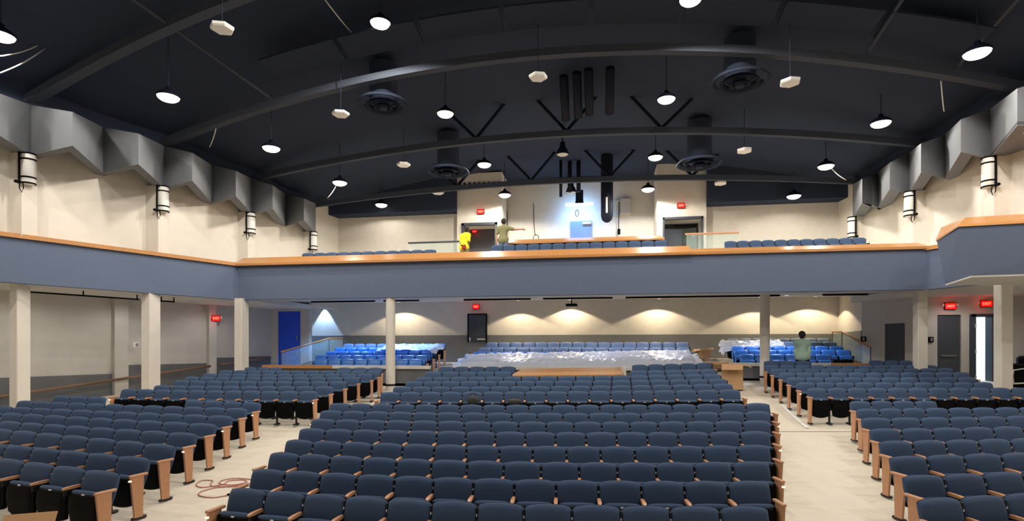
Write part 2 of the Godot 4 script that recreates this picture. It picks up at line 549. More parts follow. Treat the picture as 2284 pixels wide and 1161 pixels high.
func balcony() -> void:
	# sloped soffit under the rear balcony, flat ones under the side balconies
	var st := mesh_tool()
	var a := [[-13.21, 18.95], [9.87, 18.95], [9.87, 23.0], [11.2, 26.95], [-15.4, 26.95], [-13.21, 23.0]]
	st = mesh_tool()
	hexa(st, [V(-15.4, 4.81, 18.97), V(11.3, 4.81, 18.97), V(11.3, 5.33, 27.0), V(-15.4, 5.33, 27.0), V(-15.4, 4.95, 18.97), V(11.3, 4.95, 18.97), V(11.3, 5.5, 27.0), V(-15.4, 5.5, 27.0)])
	struct("ceiling_soffit", done(st, M.soffit), "pale sloping soffit under the rear balcony", "ceiling")
	st = mesh_tool()
	prism(st, [[-24.42, -5.0], [-13.4, 18.94], [-13.0, 19.1], [-13.0, 24.1], [-15.8, 24.1], [-26.9, -5.0]], 4.815, 5.0)
	struct("ceiling_soffit", done(st, M.soffit), "pale soffit under the narrow side balcony above the handrail wall", "ceiling")
	st = mesh_tool()
	prism(st, [[10.0, 19.1], [11.95, 15.55], [14.0, 11.0], [15.0, -2.0], [18.0, -2.0], [15.6, 22.5], [11.0, 22.6], [9.8, 23.9]], 4.83, 5.0)
	struct("ceiling_soffit", done(st, M.soffit), "pale soffit over the doorway-side aisle", "ceiling")
	# stepped balcony floor
	st = mesh_tool()
	for s in [[19.1, 20.35, 5.55], [20.35, 21.4, 5.93], [21.4, 22.5, 6.25], [22.5, 23.6, 6.6], [23.6, 28.8, 6.9]]:
		prism(st, [[-14.6, s[0]], [11.4, s[0]], [11.4, s[1]], [-14.6, s[1]]], 5.45, s[2])
	struct("floor_balcony", done(st, M.carpet), "stepped balcony floor behind the wood-capped parapet", "floor")
	# parapets: slate front panels under a wooden cap
	var c := struct_node("trim_2", "slate blue front of the rear balcony with wooden cap", "balcony parapet")
	st = mesh_tool()
	prism(st, [[-13.21, 18.9], [9.87, 18.9], [9.87, 19.12], [-13.21, 19.12]], 4.81, 6.06)
	part("front_panel", done(st, M.slate), c)
	# the cap is deeper over the middle stretch than at its doorway-side end
	for s in [[-13.3, 2.95, 18.74, 6.43], [2.95, 9.9, 18.8, 6.33]]:
		st = mesh_tool()
		hexa(st, [V(s[0], 6.04, s[2]), V(s[1], 6.04, s[2]), V(s[1], 6.04, 19.4), V(s[0], 6.04, 19.4), V(s[0], 6.12, s[2]), V(s[1], 6.12, s[2]), V(s[1], s[3], 19.4), V(s[0], s[3], 19.4)])
		part("wood_cap", done(st, M.cap_wood), c)
	c = struct_node("trim_3", "slate blue front of the side balcony above the square columns", "balcony parapet")
	st = mesh_tool()
	var n := [-0.906, 0.422]
	prism(st, [[-24.2, -5.0], [-13.21, 18.9], [-13.43, 19.0], [-24.42, -4.9]], 4.81, 6.06)
	part("front_panel", done(st, M.slate), c)
	st = mesh_tool()
	loft(st, [[-24.1, -5.0], [-13.12, 18.9], [-13.45, 19.05], [-24.55, -4.9]], 6.04, [[-24.1, -5.0], [-13.12, 18.9], [-13.45, 19.05], [-24.55, -4.9]], 6.16)
	part("wood_cap", done(st, M.cap_wood), c)
	c = struct_node("trim_4", "short slate parapet angling from the rear balcony to the projecting box", "balcony parapet")
	st = mesh_tool()
	prism(st, [[9.87, 18.9], [11.8, 15.4], [12.0, 15.5], [10.07, 19.05]], 4.81, 6.02)
	part("front_panel", done(st, M.slate), c)
	st = mesh_tool()
	prism(st, [[9.8, 18.9], [11.75, 15.35], [12.05, 15.5], [10.1, 19.1]], 6.0, 6.12)
	part("wood_cap", done(st, M.cap_wood), c)
	c = struct_node("trim_5", "projecting slate balcony box with leaning end and broad wooden cap", "balcony box")
	st = mesh_tool()
	loft(st, [[8.85, 15.05], [13.5, 14.5], [13.6, 17.2], [9.3, 16.9]], 4.76, [[8.57, 15.0], [13.5, 14.3], [13.6, 17.2], [9.1, 16.9]], 5.93)
	part("front_panel", done(st, M.slate), c)
	st = mesh_tool()
	loft(st, [[8.86, 15.06], [13.5, 14.51], [13.6, 17.2], [9.31, 16.9]], 4.72, [[8.85, 15.05], [13.5, 14.5], [13.6, 17.2], [9.3, 16.9]], 4.78)
	part("underside", done(st, M.soffit), c)
	st = mesh_tool()
	loft(st, [[8.52, 14.96], [13.5, 14.25], [13.6, 17.2], [9.1, 16.95]], 5.93, [[8.56, 15.0], [13.5, 14.29], [13.6, 17.2], [9.1, 16.95]], 5.99)
	loft(st, [[8.56, 15.0], [13.5, 14.29], [13.6, 17.2], [9.1, 16.95]], 5.99, [[9.1, 15.7], [13.5, 15.0], [13.6, 17.2], [9.2, 16.9]], 6.3)
	part("wood_cap", done(st, M.cap_wood), c)
	# columns
	for p in [[-16.37, -16.1, 13.36, 13.74, "cream square column standing first along the handrail aisle, by the front seats"], [-14.77, -14.45, 16.19, 16.65, "cream square column standing second along the handrail aisle, between the pilasters"],
			[-13.25, -12.95, 18.75, 19.19, "cream square column under the corner of the rear and side balconies"], [9.96, 10.25, 19.5, 19.82, "cream square column in front of the dark doors, half lit cool"], [10.73, 11.02, 17.0, 17.32, "cream square column under the projecting balcony box"]]:
		st = mesh_tool()
		var x0: float = p[0]
		var x1: float = p[1]
		var r := 0.015
		prism(st, [[x0 + r, p[2]], [x1 - r, p[2]], [x1, p[2] + r], [x1, p[3] - r], [x1 - r, p[3]], [x0 + r, p[3]], [x0, p[3] - r], [x0, p[2] + r]], floor_y(p[2]) - 0.2, 4.85)
		struct("column", done(st, M.cream), p[4], "column")
	for p in [[-7.37, 19.1, "round cream column on the coiled-cord side of the middle seats"], [5.87, 21.3, "round cream column beside the person in the green sweater"]]:
		st = smooth_tool()
		lathe(st, [[0.165, floor_y(p[1]) - 0.1], [0.165, 5.1]], V(p[0], 0, p[1]), 24)
		var o := struct("column", done(st, M.cream, true), p[2], "column")
		st = smooth_tool()
		lathe(st, [[0.17, floor_y(p[1]) + 0.18], [0.185, floor_y(p[1]) + 0.19], [0.185, floor_y(p[1]) + 0.23], [0.17, floor_y(p[1]) + 0.24]], V(p[0], 0, p[1]), 24)
		part("base_band", done(st, M.black), o)

func bulkheads() -> void:
	var zl := [[-17.3, 10.2], [-15.6, 9.75], [-16.5, 11.75], [-14.7, 11.35], [-15.69, 13.4], [-13.86, 12.94], [-15.07, 15.08], [-13.35, 14.54], [-14.44, 16.8], [-12.95, 16.24], [-14.19, 18.81], [-12.73, 18.11], [-13.74, 20.55], [-12.46, 19.95], [-13.66, 22.89], [-12.25, 21.89], [-13.14, 24.53]]
	var zr := [[12.3, 12.6], [11.2, 12.2], [11.75, 15.5], [10.0, 15.3], [10.96, 17.82], [9.82, 17.13], [10.85, 19.72], [9.76, 18.95], [10.62, 21.35], [9.72, 20.74], [10.62, 23.62], [9.62, 22.52], [10.39, 25.18]]
	for side in 2:
		var z: Array = zl if side == 0 else zr
		var o := struct_node("trim_6" if side == 0 else "trim_7", "grey zigzag sound bulkhead above the handrail-side cylinder speakers" if side == 0 else "grey zigzag sound bulkhead over the projecting balcony box side", "zigzag bulkhead")
		var table: Array = WALL_L if side == 0 else WALL_R
		var w: float = -0.2 if side == 0 else 0.2
		for i in range(0, z.size() - 2, 2):
			# hollow zigzag panels, highest against the wall and lower at their points
			var tops := [9.8, 9.3, 9.8]
			var off := V(w * 2.5, 0, 0.38)
			var st := mesh_tool()
			for k in 2:
				var a := V(z[i + k][0], 8.4, z[i + k][1])
				var b := V(z[i + k + 1][0], 8.4, z[i + k + 1][1])
				var ua := Vector3(0, tops[k] - 8.4, 0)
				var ub := Vector3(0, tops[k + 1] - 8.4, 0)
				st = mesh_tool()
				hexa(st, [a, b, b + off, a + off, a + ua, b + ub, b + ub + off, a + ua + off])
				part("panel", done(st, M.bulkhead), o)
			st = mesh_tool()
			tri(st, V(z[i][0], 9.79, z[i][1]), V(z[i + 1][0], 9.29, z[i + 1][1]), V(z[i + 2][0], 9.79, z[i + 2][1]))
			prism(st, [z[i], z[i + 2], [lerp_table(table, z[i + 2][1]) + w, z[i + 2][1]], [lerp_table(table, z[i][1]) + w, z[i][1]]], 9.72, 9.79)
			if side == 1 and i < 4:
				prism(st, [z[i], z[i + 1], z[i + 2], [lerp_table(table, z[i + 2][1]), z[i + 2][1]], [lerp_table(table, z[i][1]), z[i][1]]], 8.42, 8.5)
			part("lid", done(st, M.bulkhead), o)
			st = mesh_tool()
			prism(st, [z[i], z[i + 2], [lerp_table(table, z[i + 2][1]) + w, z[i + 2][1]], [lerp_table(table, z[i][1]) + w, z[i][1]]], 9.8, 10.9)
			part("upstand", done(st, M.deck), o)
	var st := smooth_tool()
	lathe(st, [[0.0, 0.0], [0.1, 0.0], [0.13, -0.03], [0.15, -0.01], [0.15, 0.02]], V(10.6, 8.385, 15.75), 20)
	single("recessed_light", done(st, M.plate, true), "small round unlit recessed light under the zigzag bulkhead near the balcony box", "recessed light")

func ribs() -> void:
	var ends := ["arched ceiling rib, first one counted from the balcony back wall", "arched ceiling rib, second one counted from the balcony back wall", "arched ceiling rib, third from the balcony back wall, highest full arch", "arched ceiling rib, fourth from the balcony back wall, cut off by the picture top"]
	var k := 0
	for d in [24.8, 20.7, 16.8, 13.4]:
		var wide := [0.14, 0.2, 0.26, 0.3][k] as float
		var st := mesh_tool()
		var n := 40
		for i in n:
			var xs := []
			for e in 2:
				xs.append(lerpf(lerp_table(WALL_L, d) - 0.1, lerp_table(WALL_R, d) + 0.1, (i + e) / float(n)))
			var y0 := rib_y(xs[0], d)
			var y1 := rib_y(xs[1], d)
			hexa(st, [V(xs[0], y0, d - wide / 2), V(xs[1], y1, d - wide / 2), V(xs[1], y1, d + wide / 2), V(xs[0], y0, d + wide / 2), V(xs[0], y0 + 0.22, d - wide / 2), V(xs[1], y1 + 0.22, d - wide / 2), V(xs[1], y1 + 0.22, d + wide / 2), V(xs[0], y0 + 0.22, d + wide / 2)])
		var o := struct("ceiling_beam", done(st, M.rib), ends[k], "ceiling rib")
		# truss web between rib and deck
		if d > 20:
			for xa in ([-6.4, -3.0, 0.44, 3.9] if d > 24 else [-4.6, -1.2, 2.2]):
				for e in [-1, 1]:
					st = mesh_tool()
					tube(st, [V(xa, rib_y(xa, d) + 0.2, d), V(xa + e * 1.1, deck_y(xa + e * 1.1, d) + 0.05, d)], 0.06, 6)
					part("web_strut", done(st, M.truss), o)
		k += 1
	# flat dark panels hung between the third and fourth ribs
	for i in 8:
		var x0 := -9.95 + 2.45 * i
		var x1 := x0 + 2.3
		var st := mesh_tool()
		for s in 4:
			var xa := lerpf(x0, x1, s / 4.0)
			var xb := lerpf(x0, x1, (s + 1) / 4.0)
			var ya := rib_y(xa, 16.0) + 0.25
			var yb := rib_y(xb, 16.0) + 0.25
			hexa(st, [V(xa, ya + 0.1, 15.2), V(xb, yb + 0.1, 15.2), V(xb, yb, 16.2), V(xa, ya, 16.2), V(xa, ya + 0.16, 15.2), V(xb, yb + 0.16, 15.2), V(xb, yb + .06, 16.2), V(xa, ya + .06, 16.2)])
		single("ceiling_panel", done(st, M.cloud), "dark grey curved ceiling panel, %s from the handrail-wall side, before the third rib" % ORD[i], "ceiling panel", "curved ceiling panels before the third rib")
	# pipes that run the length of the hall under the deck
	var runs := [[[-11.7, 12.0], [-10.5, 16.7], "thin dark ceiling pipe crossing the fourth rib, handrail-wall side"], [[7.25, 12.5], [7.25, 16.7], "thin dark ceiling pipe above the doorway-side lamps, inner one of two"], [[9.4, 13.0], [9.5, 17.2], "thin dark ceiling pipe close to the doorway-side zigzag bulkhead"]]
	for r in runs:
		var st := mesh_tool()
		tube(st, [V(r[0][0], rib_y(r[0][0], r[0][1]) + 0.3, r[0][1]), V(r[1][0], rib_y(r[1][0], r[1][1]) + 0.25, r[1][1])], 0.045, 8)
		single("ceiling_pipe", done(st, M.rib), r[2], "pipe")
	# ducts in the shadow above the middle
	var st := smooth_tool()
	for x in [-1.2, -0.75, -0.35, 0.35]:
		tube(st, [V(x, 11.25, 19.8 + absf(x) * 0.4), V(x, 12.25, 18.6 + absf(x) * 0.4)], 0.15, 12)
	single("duct_bundle", done(st, M.duct, true), "bundle of dark round ducts in the ceiling shadow above the second rib", "duct")
	st = smooth_tool()
	tube(st, [V(-1.75, deck_y(-1.75, 25.7) - 0.05, 25.7), V(-1.75, 9.95, 25.7)], 0.07, 10)
	tube(st, [V(-1.35, deck_y(-1.35, 25.9) - 0.05, 25.9), V(-1.35, 10.2, 25.9)], 0.1, 10)
	tube(st, [V(-0.95, deck_y(-0.95, 25.9) - 0.05, 25.9), V(-0.95, 10.2, 25.9)], 0.1, 10)
	single("riser_pipes", done(st, M.duct, true), "dark vertical riser pipes beside the tube lamp", "pipe")
	st = smooth_tool()
	lathe(st, [[0.0, 8.62], [0.12, 8.66], [0.22, 8.76], [0.265, 8.92], [0.27, 9.1], [0.27, deck_y(0.33, 25.4) - 0.04]], V(0.33, 0, 25.4), 24)
	var du := single("round_duct", done(st, M.duct, true), "dark round duct hanging down with a rounded end before the pale back wall", "duct")
	st = mesh_tool()
	strip(st, 0.28, 25.12, 0.36, 25.12, 9.0, 9.7, 0.02)
	part("slot", done(st, M.plate), du)

func ceiling_fittings() -> void:
	# small fill lights added in the side soffits to brighten the lower walls
	for q in [[-16.8, 14.6, 0], [-15.9, 17.2, 1], [-14.8, 20.2, 2], [-18.6, 11.0, 3], [-21.0, 6.5, 4], [13.4, 19.0, 5], [12.2, 20.8, 6], [14.4, 14.5, 7]]:
		var so := thing("added_side_light", "small added fill light in the %s side soffit, %s from the stage" % ["handrail" if q[0] < 0 else "doorway", ["third", "fourth", "fifth", "second", "first", "second", "third", "first"][q[2]]], "recessed light", V(q[0], 4.81, q[1]))
		var ls := smooth_tool()
		lathe(ls, [[0.0, -0.008], [0.05, -0.008], [0.07, -0.004], [0.07, 0.01]], Vector3.ZERO, 14)
		part("lens", done(ls, M.plate, true), so)
		spot(V(q[0], 4.77, q[1]), V(q[0], 1.0, q[1]), Color(0.95, 0.94, 0.92), 1.5, 84.0, 0.6, 0.06)
	# lamps: shade, glowing lens, stem and collar; a spot inside each
	var rows := [[11.4, [-14.2, -5.2, 2.6, 9.0], "fourth"], [15.1, [-11.74, -6.13, 2.34, 8.95], "third"], [18.7, [-10.86, -5.24, 2.14, 8.65], "second"], [22.7, [-10.22, -4.7, 2.18, 8.36], "first"], [25.5, [-10.3, -4.3, 2.12, 8.2], "rear"], [7.0, [-14.5, -5.5, 2.5, 10.0], "front"], [2.5, [-14.5, -5.5, 2.5, 10.0], "foremost"]]
	var hs := [[10.5, 12.2, 12.1, 10.2], [9.92, 12.2, 12.05, 10.08], [9.7, 11.07, 11.06, 10.0], [9.6, 10.59, 10.53, 9.8], [9.86, 10.05, 10.03, 9.5], [10.6, 12.2, 12.2, 10.6], [10.6, 12.2, 12.2, 10.6]]
	var shade := smooth_tool()
	lathe(shade, [[0.262, 0.0], [0.275, 0.02], [0.25, 0.08], [0.16, 0.16], [0.07, 0.2], [0.06, 0.28], [0.0, 0.29]], Vector3.ZERO, 20)
	var shade_mesh := done(shade, M.truss, true)
	var lens := smooth_tool()
	lathe(lens, [[0.0, -0.12], [0.1, -0.11], [0.19, -0.075], [0.24, -0.03], [0.258, 0.02], [0.0, 0.05]], Vector3.ZERO, 20)
	var lens_mesh := done(lens, M.lamp_glow, true)
	for r in rows.size():
		for i in 4:
			var d: float = rows[r][0] + [[-.0, 0.0, 0.0, 0.0], [-1.3, 0.0, 0.0, -0.1], [-1.4, 0.0, 0.0, 0.3], [-1.7, 0.0, 0.0, -0.2], [0.0, -.1, -.1, 0.0], [0.0, 0.0, 0.0, 0.0], [0.0, 0.0, 0.0, 0.0]][r][i]
			var x: float = rows[r][1][i]
			var y: float = hs[r][i]
			var where := ["between the first and second ribs", "between the second and third ribs", "between the third and fourth ribs", "before the fourth rib", "behind the first rib"]
			var w: String = where[["first", "second", "third", "fourth", "rear"].find(rows[r][2])] if r < 5 else ("over the front seats" if r == 5 else "over the stage edge")
			var o := thing("ceiling_lamp", "lit round ceiling lamp, %s from the handrail-wall side, %s" % [ORD[i], w], "ceiling lamp", V(x, y, d), 0.0, "lit round ceiling lamps")
			part("shade", shade_mesh, o).scale = Vector3(1.1, 1.0, 1.1)
			part("lens", lens_mesh, o).scale = Vector3(1.1, 1.0, 1.1)
			var st := mesh_tool()
			tube(st, [Vector3(0, 0.28, 0), Vector3(0, deck_y(x, d) - y, 0)], 0.014, 6)
			part("stem", done(st, M.deck), o)
			spot(V(x, y - 0.16, d), V(x, y - 5.0, d), LAMP_C, LAMP_E * [1.25, 1.05, 0.95, 0.85, 0.16, 1.5, 0.3][r] * (0.58 if i == 0 and r > 0 and r < 4 else 1.0) * (0.75 if i == 3 or (i == 2 and r == 5) else 1.0) * (0.45 if i == 0 and r == 0 else 1.0) * (2.8 if r == 4 and (i == 1 or i == 2) else 1.0) * (0.5 if r == 4 and i == 3 else 1.0), 83.0, 0.2, 0.12)
	for p in [[-1.46, 10.76, 22.5, "unlit bell-shaped ceiling lamp hanging high in the middle, before the first rib"], [-1.31, 10.29, 26.35, "faintly pale bell-shaped lamp hanging just above the tube lamp"]]:
		var o := thing("bell_lamp", p[3], "ceiling lamp", V(p[0], p[1], p[2]))
		var st := smooth_tool()
		lathe(st, [[0.24, 0.0], [0.25, 0.04], [0.2, 0.2], [0.12, 0.32], [0.1, 0.5], [0.0, 0.52]], Vector3.ZERO, 20)
		part("shade", done(st, M.truss, true), o)
		st = smooth_tool()
		lathe(st, [[0.0, -0.02], [0.18, -0.015], [0.235, 0.02]], Vector3.ZERO, 20)
		part("lens", done(st, M.soffit, true), o)
		st = mesh_tool()
		tube(st, [Vector3(0, 0.5, 0), Vector3(0, deck_y(p[0], p[2]) - p[1] - 0.01, 0)], 0.03, 6)
		part("stem", done(st, M.truss), o)
	# pale hexagonal ceiling speakers
	var hx := [[-8.79, 10.5, 12.0, "before the fourth rib"], [-1.74, 10.74, 16.0, "in the middle, close under the third rib"], [5.05, 10.09, 16.0, "next to the large round diffuser, doorway side"], [-8.0, 10.29, 16.5, "beside the large round diffuser, handrail side"], [-7.57, 10.14, 21.0, "past the second rib, handrail side"], [5.1, 10.0, 21.0, "past the second rib, doorway side"], [-7.41, 10.19, 25.2, "behind the first rib, handrail side"], [5.14, 10.06, 25.2, "behind the first rib, doorway side"]]
	for h in hx:
		var o := thing("ceiling_speaker", "flat pale hexagonal ceiling disc %s" % h[3], "ceiling speaker", V(h[0], h[1], h[2]), 0.3, "pale hexagonal ceiling discs")
		var st := mesh_tool()
		lathe(st, [[0.0, 0.0], [0.24, 0.0], [0.27, 0.03], [0.27, 0.09], [0.0, 0.09]], Vector3.ZERO, 6)
		part("face", done(st, M.white), o)
		st = mesh_tool()
		tube(st, [Vector3(0, 0.08, 0), Vector3(0, deck_y(h[0], h[2]) - h[1], 0)], 0.01, 6)
		part("stem", done(st, M.deck), o)
	# round ringed air diffusers
	for f in [[-7.0, 10.95, 17.5, "handrail side, before the second rib"], [-6.04, 10.11, 22.0, "handrail side, before the first rib"], [4.12, 10.89, 17.5, "doorway side, before the second rib"], [3.73, 9.94, 22.0, "doorway side, before the first rib"]]:
		var o := thing("air_diffuser", "large dark round ringed air diffuser, %s" % f[3], "air diffuser", V(f[0], f[1], f[2]), 0.0, "round ringed air diffusers")
		for k in 3:
			var r := 0.85 - 0.27 * k
			var st := smooth_tool()
			lathe(st, [[r - 0.16, 0.1 + 0.0 * k], [r - 0.03, 0.0], [r, 0.03], [r - 0.12, 0.16], [r - 0.16, 0.1]], Vector3(0, -0.05 * k, 0), 28)
			part("ring", done(st, M.cloud if k == 0 else M.truss, true), o)
		var st := smooth_tool()
		lathe(st, [[0.0, -0.12], [0.12, -0.12], [0.14, -0.08], [0.14, 0.12], [0.45, 0.14], [0.45, deck_y(f[0] + 0.5 * signf(f[0]), f[2] + 0.45) - f[1]]], Vector3.ZERO, 20)
		part("neck", done(st, M.deck, true), o)
	# bright thin cables and conduits that catch the light
	for c in [[-7.35, 12.45, 14.2, -7.05, 12.19, 16.2, "bright thin conduit running up beside a lamp over the middle seats"], [-14.35, 10.08, 11.5, -14.67, 11.11, 12.8, "upper one of two bright slack cables beside the outermost handrail-side lamp"], [-14.35, 9.67, 11.5, -14.56, 10.97, 12.8, "lower one of two bright slack cables beside the outermost handrail-side lamp"],
			[-12.6, 10.32, 16.9, -13.07, 9.83, 17.2, "short bright cable hanging under the third rib, handrail side"], [9.2, 10.3, 16.9, 9.55, 9.65, 17.4, "short bright cable hanging under the third rib, doorway side"], [-10.3, 9.63, 21.0, -10.75, 9.02, 21.0, "short bright cable below the lamp near the balcony corner"], [8.45, 9.85, 22.5, 9.1, 9.3, 22.6, "short bright cable slanting from the doorway-side lamp before the first rib"]]:
		var st := smooth_tool()
		var a := V(c[0], c[1], c[2])
		var b := V(c[3], c[4], c[5])
		var pts := []
		for k in 9:
			pts.append(a.lerp(b, k / 8.0) + Vector3(0, -0.06 * sin(PI * k / 8.0), 0))
		tube(st, pts, 0.016, 6)
		single("hanging_cable", done(st, M.plate, true), c[6], "cable")
	# tube lamp over the blue door
	var o := thing("tube_lamp", "glowing white tube lamp in front of the pale set-back balcony wall", "tube lamp", V(-0.95, 9.93, 27.1))
	var st := mesh_tool()
	soft_box(st, Vector3(0, 0.09, 0), Vector3(0.4, 0.1, 0.16), 0.02)
	box(st, Vector3(0, 0.4, 0), Vector3(0.36, 0.55, 0.1))
	tube(st, [Vector3(0, 0.6, 0), Vector3(0, deck_y(-0.95, 27.1) - 9.95, 0)], 0.02, 6)
	part("housing", done(st, M.duct), o)
	st = smooth_tool()
	tube(st, [Vector3(-0.66, 0, 0), Vector3(0.66, 0, 0)], 0.075, 12)
	part("tube", done(st, M.tube_glow, true), o)
	area(V(-0.95, 9.84, 27.1), V(-0.95, 5.0, 27.3), Color(0.55, 0.75, 1.0), 6.0, Vector2(1.3, 0.12))
	area(V(-0.95, 9.9, 27.2), V(-0.95, 9.4, 30.0), Color(0.55, 0.75, 1.0), 3.0, Vector2(1.3, 0.12))

# ---------- seats ----------
var S := {}

func cushion(w0: float, w1: float, y0: float, y1: float, arch: float, th: float, lean: float, m: Material) -> ArrayMesh:
	# a padded panel: w0, w1 half widths at the bottom and top; the top edge arches; leans back by lean from bottom to top
	var st := smooth_tool()
	var f := func(u: float, v: float, side: float) -> Vector3:
		var a := u * 2.0 - 1.0
		var w := lerpf(w0, w1, smoothstep(0.0, 0.7, v))
		var corner := 1.0 - 0.03 * pow(v, 6.0)
		var top := y1 - arch * a * a - 0.022 * pow(absf(a), 10.0)
		var y := lerpf(y0, top, v)
		var edge := sqrt(maxf(0.0, 1.0 - pow(absf(a), 7.0))) * sqrt(maxf(0.0, 1.0 - pow(absf(v * 2.0 - 1.0), 9.0)))
		return Vector3(a * w * corner, y, lean * (1.0 - v) + side * th * (0.12 + 0.88 * edge) * (1.0 if side > 0 else 0.6))
	var nu := 12
	var nv := 9
	var us := [0.0, 0.02, 0.06, 0.14, 0.27, 0.42, 0.58, 0.73, 0.86, 0.94, 0.98, 1.0]
	for i in us.size() - 1:
		for j in nv:
			var v0: float = smoothstep(-0.25, 1.25, j / float(nv)) if false else 0.5 - 0.5 * cos(PI * j / nv)
			var v1 := 0.5 - 0.5 * cos(PI * (j + 1) / nv)
			quad(st, f.call(us[i], v0, 1.0), f.call(us[i], v1, 1.0), f.call(us[i + 1], v1, 1.0), f.call(us[i + 1], v0, 1.0))
			quad(st, f.call(us[i], v0, -1.0), f.call(us[i + 1], v0, -1.0), f.call(us[i + 1], v1, -1.0), f.call(us[i], v1, -1.0))
	for j in nv:
		var v0 := 0.5 - 0.5 * cos(PI * j / nv)
		var v1 := 0.5 - 0.5 * cos(PI * (j + 1) / nv)
		quad(st, f.call(0.0, v0, -1.0), f.call(0.0, v1, -1.0), f.call(0.0, v1, 1.0), f.call(0.0, v0, 1.0))
		quad(st, f.call(1.0, v0, 1.0), f.call(1.0, v1, 1.0), f.call(1.0, v1, -1.0), f.call(1.0, v0, -1.0))
	return done(st, m, true)

func seat_meshes() -> void:
	S.back = cushion(0.24, 0.27, 0.36, 0.895, 0.026, 0.055, 0.13, M.fabric)
	# folded-up seat: cushion behind, black pan towards the stage
	var st := smooth_tool()
	var lower := cushion(0.215, 0.246, 0.27, 0.658, 0.008, 0.05, 0.0, M.fabric)
	st.append_from(lower, 0, Transform3D(Basis.IDENTITY, Vector3(0, 0, 0.21)))
	S.seat = done(st, M.fabric, false)
	st = mesh_tool()
	var rows := [[0.17, 0.19, 0.25], [0.215, 0.21, 0.285], [0.242, 0.4, 0.3], [0.248, 0.6, 0.275], [0.24, 0.618, 0.25]]
	var prof := func(r: Array, u: float) -> Vector3:
		var a := u * 2.0 - 1.0
		var drop: float = -0.03 * (1.0 - a * a) if r[1] < 0.23 else 0.0
		return Vector3(a * r[0], r[1] + drop, 0.22 + (r[2] - 0.22) * (1.0 - 0.35 * pow(a, 6.0)))
	for k in rows.size() - 1:
		for i in 8:
			quad(st, prof.call(rows[k], i / 8.0), prof.call(rows[k + 1], i / 8.0), prof.call(rows[k + 1], (i + 1) / 8.0), prof.call(rows[k], (i + 1) / 8.0))
	for k in rows.size() - 1:
		for u in [0.0, 1.0]:
			var a: Vector3 = prof.call(rows[k], u)
			var b: Vector3 = prof.call(rows[k + 1], u)
			quad(st, a, b, Vector3(b.x, b.y, 0.21), Vector3(a.x, a.y, 0.21))
	quad(st, Vector3(-0.24, 0.618, 0.25), Vector3(-0.24, 0.6, 0.21), Vector3(0.24, 0.6, 0.21), Vector3(0.24, 0.618, 0.25))
	S.pan = done(st, M.black)
	st = mesh_tool()
	soft_box(st, Vector3(0, 0.612, 0.277), Vector3(0.045, 0.018, 0.012), 0.003)
	S.plate = done(st, M.plate)
	# wooden armrest with a rounded nose, set on the seat's edge line
	st = mesh_tool()
	var px := [[0.09, 0.018], [0.13, 0.022], [0.26, 0.025], [0.31, 0.022], [0.335, 0.013]]
	for i in px.size() - 1:
		var a: Array = px[i]
		var b: Array = px[i + 1]
		var ta: float = 0.685 - 0.02 * pow(a[0] / 0.335, 6.0)
		var tb: float = 0.685 - 0.02 * pow(b[0] / 0.335, 6.0)
		hexa(st, [Vector3(-b[1], 0.645, b[0]), Vector3(b[1], 0.645, b[0]), Vector3(a[1], 0.645, a[0]), Vector3(-a[1], 0.645, a[0]), Vector3(-b[1], tb, b[0]), Vector3(b[1], tb, b[0]), Vector3(a[1], ta, a[0]), Vector3(-a[1], ta, a[0])])
	S.arm = done(st, M.wood)
	st = mesh_tool()
	soft_box(st, Vector3(0, 0.35, 0.16), Vector3(0.03, 0.62, 0.07), 0.008)
	soft_box(st, Vector3(0, 0.6, 0.2), Vector3(0.026, 0.1, 0.24), 0.01)
	soft_box(st, Vector3(0, 0.45, 0.17), Vector3(0.05, 0.12, 0.12), 0.02)
	soft_box(st, Vector3(0, 0.018, 0.17), Vector3(0.07, 0.036, 0.26), 0.012)
	soft_box(st, Vector3(0, 0.74, 0.03), Vector3(0.02, 0.2, 0.04), 0.008)
	S.leg = done(st, M.steel_black)
	st = mesh_tool()
	soft_box(st, Vector3(0, 0.75, 0.055), Vector3(0.014, 0.03, 0.012), 0.003)
	S.bolt = done(st, M.plate)
	# end panel: wooden board that narrows to the foot, with a broad arm cap
	st = mesh_tool()
	hexa(st, [Vector3(-0.017, 0.04, 0.3), Vector3(0.017, 0.04, 0.3), Vector3(0.017, 0.04, 0.17), Vector3(-0.017, 0.04, 0.17), Vector3(-0.017, 0.655, 0.36), Vector3(0.017, 0.655, 0.36), Vector3(0.017, 0.655, 0.15), Vector3(-0.017, 0.655, 0.15)])
	soft_box(st, Vector3(0, 0.672, 0.23), Vector3(0.056, 0.036, 0.3), 0.012)
	S.end = done(st, M.wood)
	st = mesh_tool()
	soft_box(st, Vector3(0, 0.02, 0.2), Vector3(0.05, 0.04, 0.24), 0.01)
	soft_box(st, Vector3(0, 0.3, 0.17), Vector3(0.02, 0.55, 0.08), 0.008)
	S.end_foot = done(st, M.steel_black)
	st = smooth_tool()
	lathe(st, [[0.0, 0.0], [0.02, 0.004], [0.026, 0.02], [0.0, 0.03]], Vector3(0, 0.59, 0.365), 10)
	S.aisle = done(st, M.aisle_glow, true)

func make_seat() -> Node3D:
	var o := Node3D.new()
	part("backrest", S.back, o)
	part("seat_cushion", S.seat, o)
	var pan := part("seat_pan", S.pan, o)
	part("number_plate", S.plate, pan)
	return o

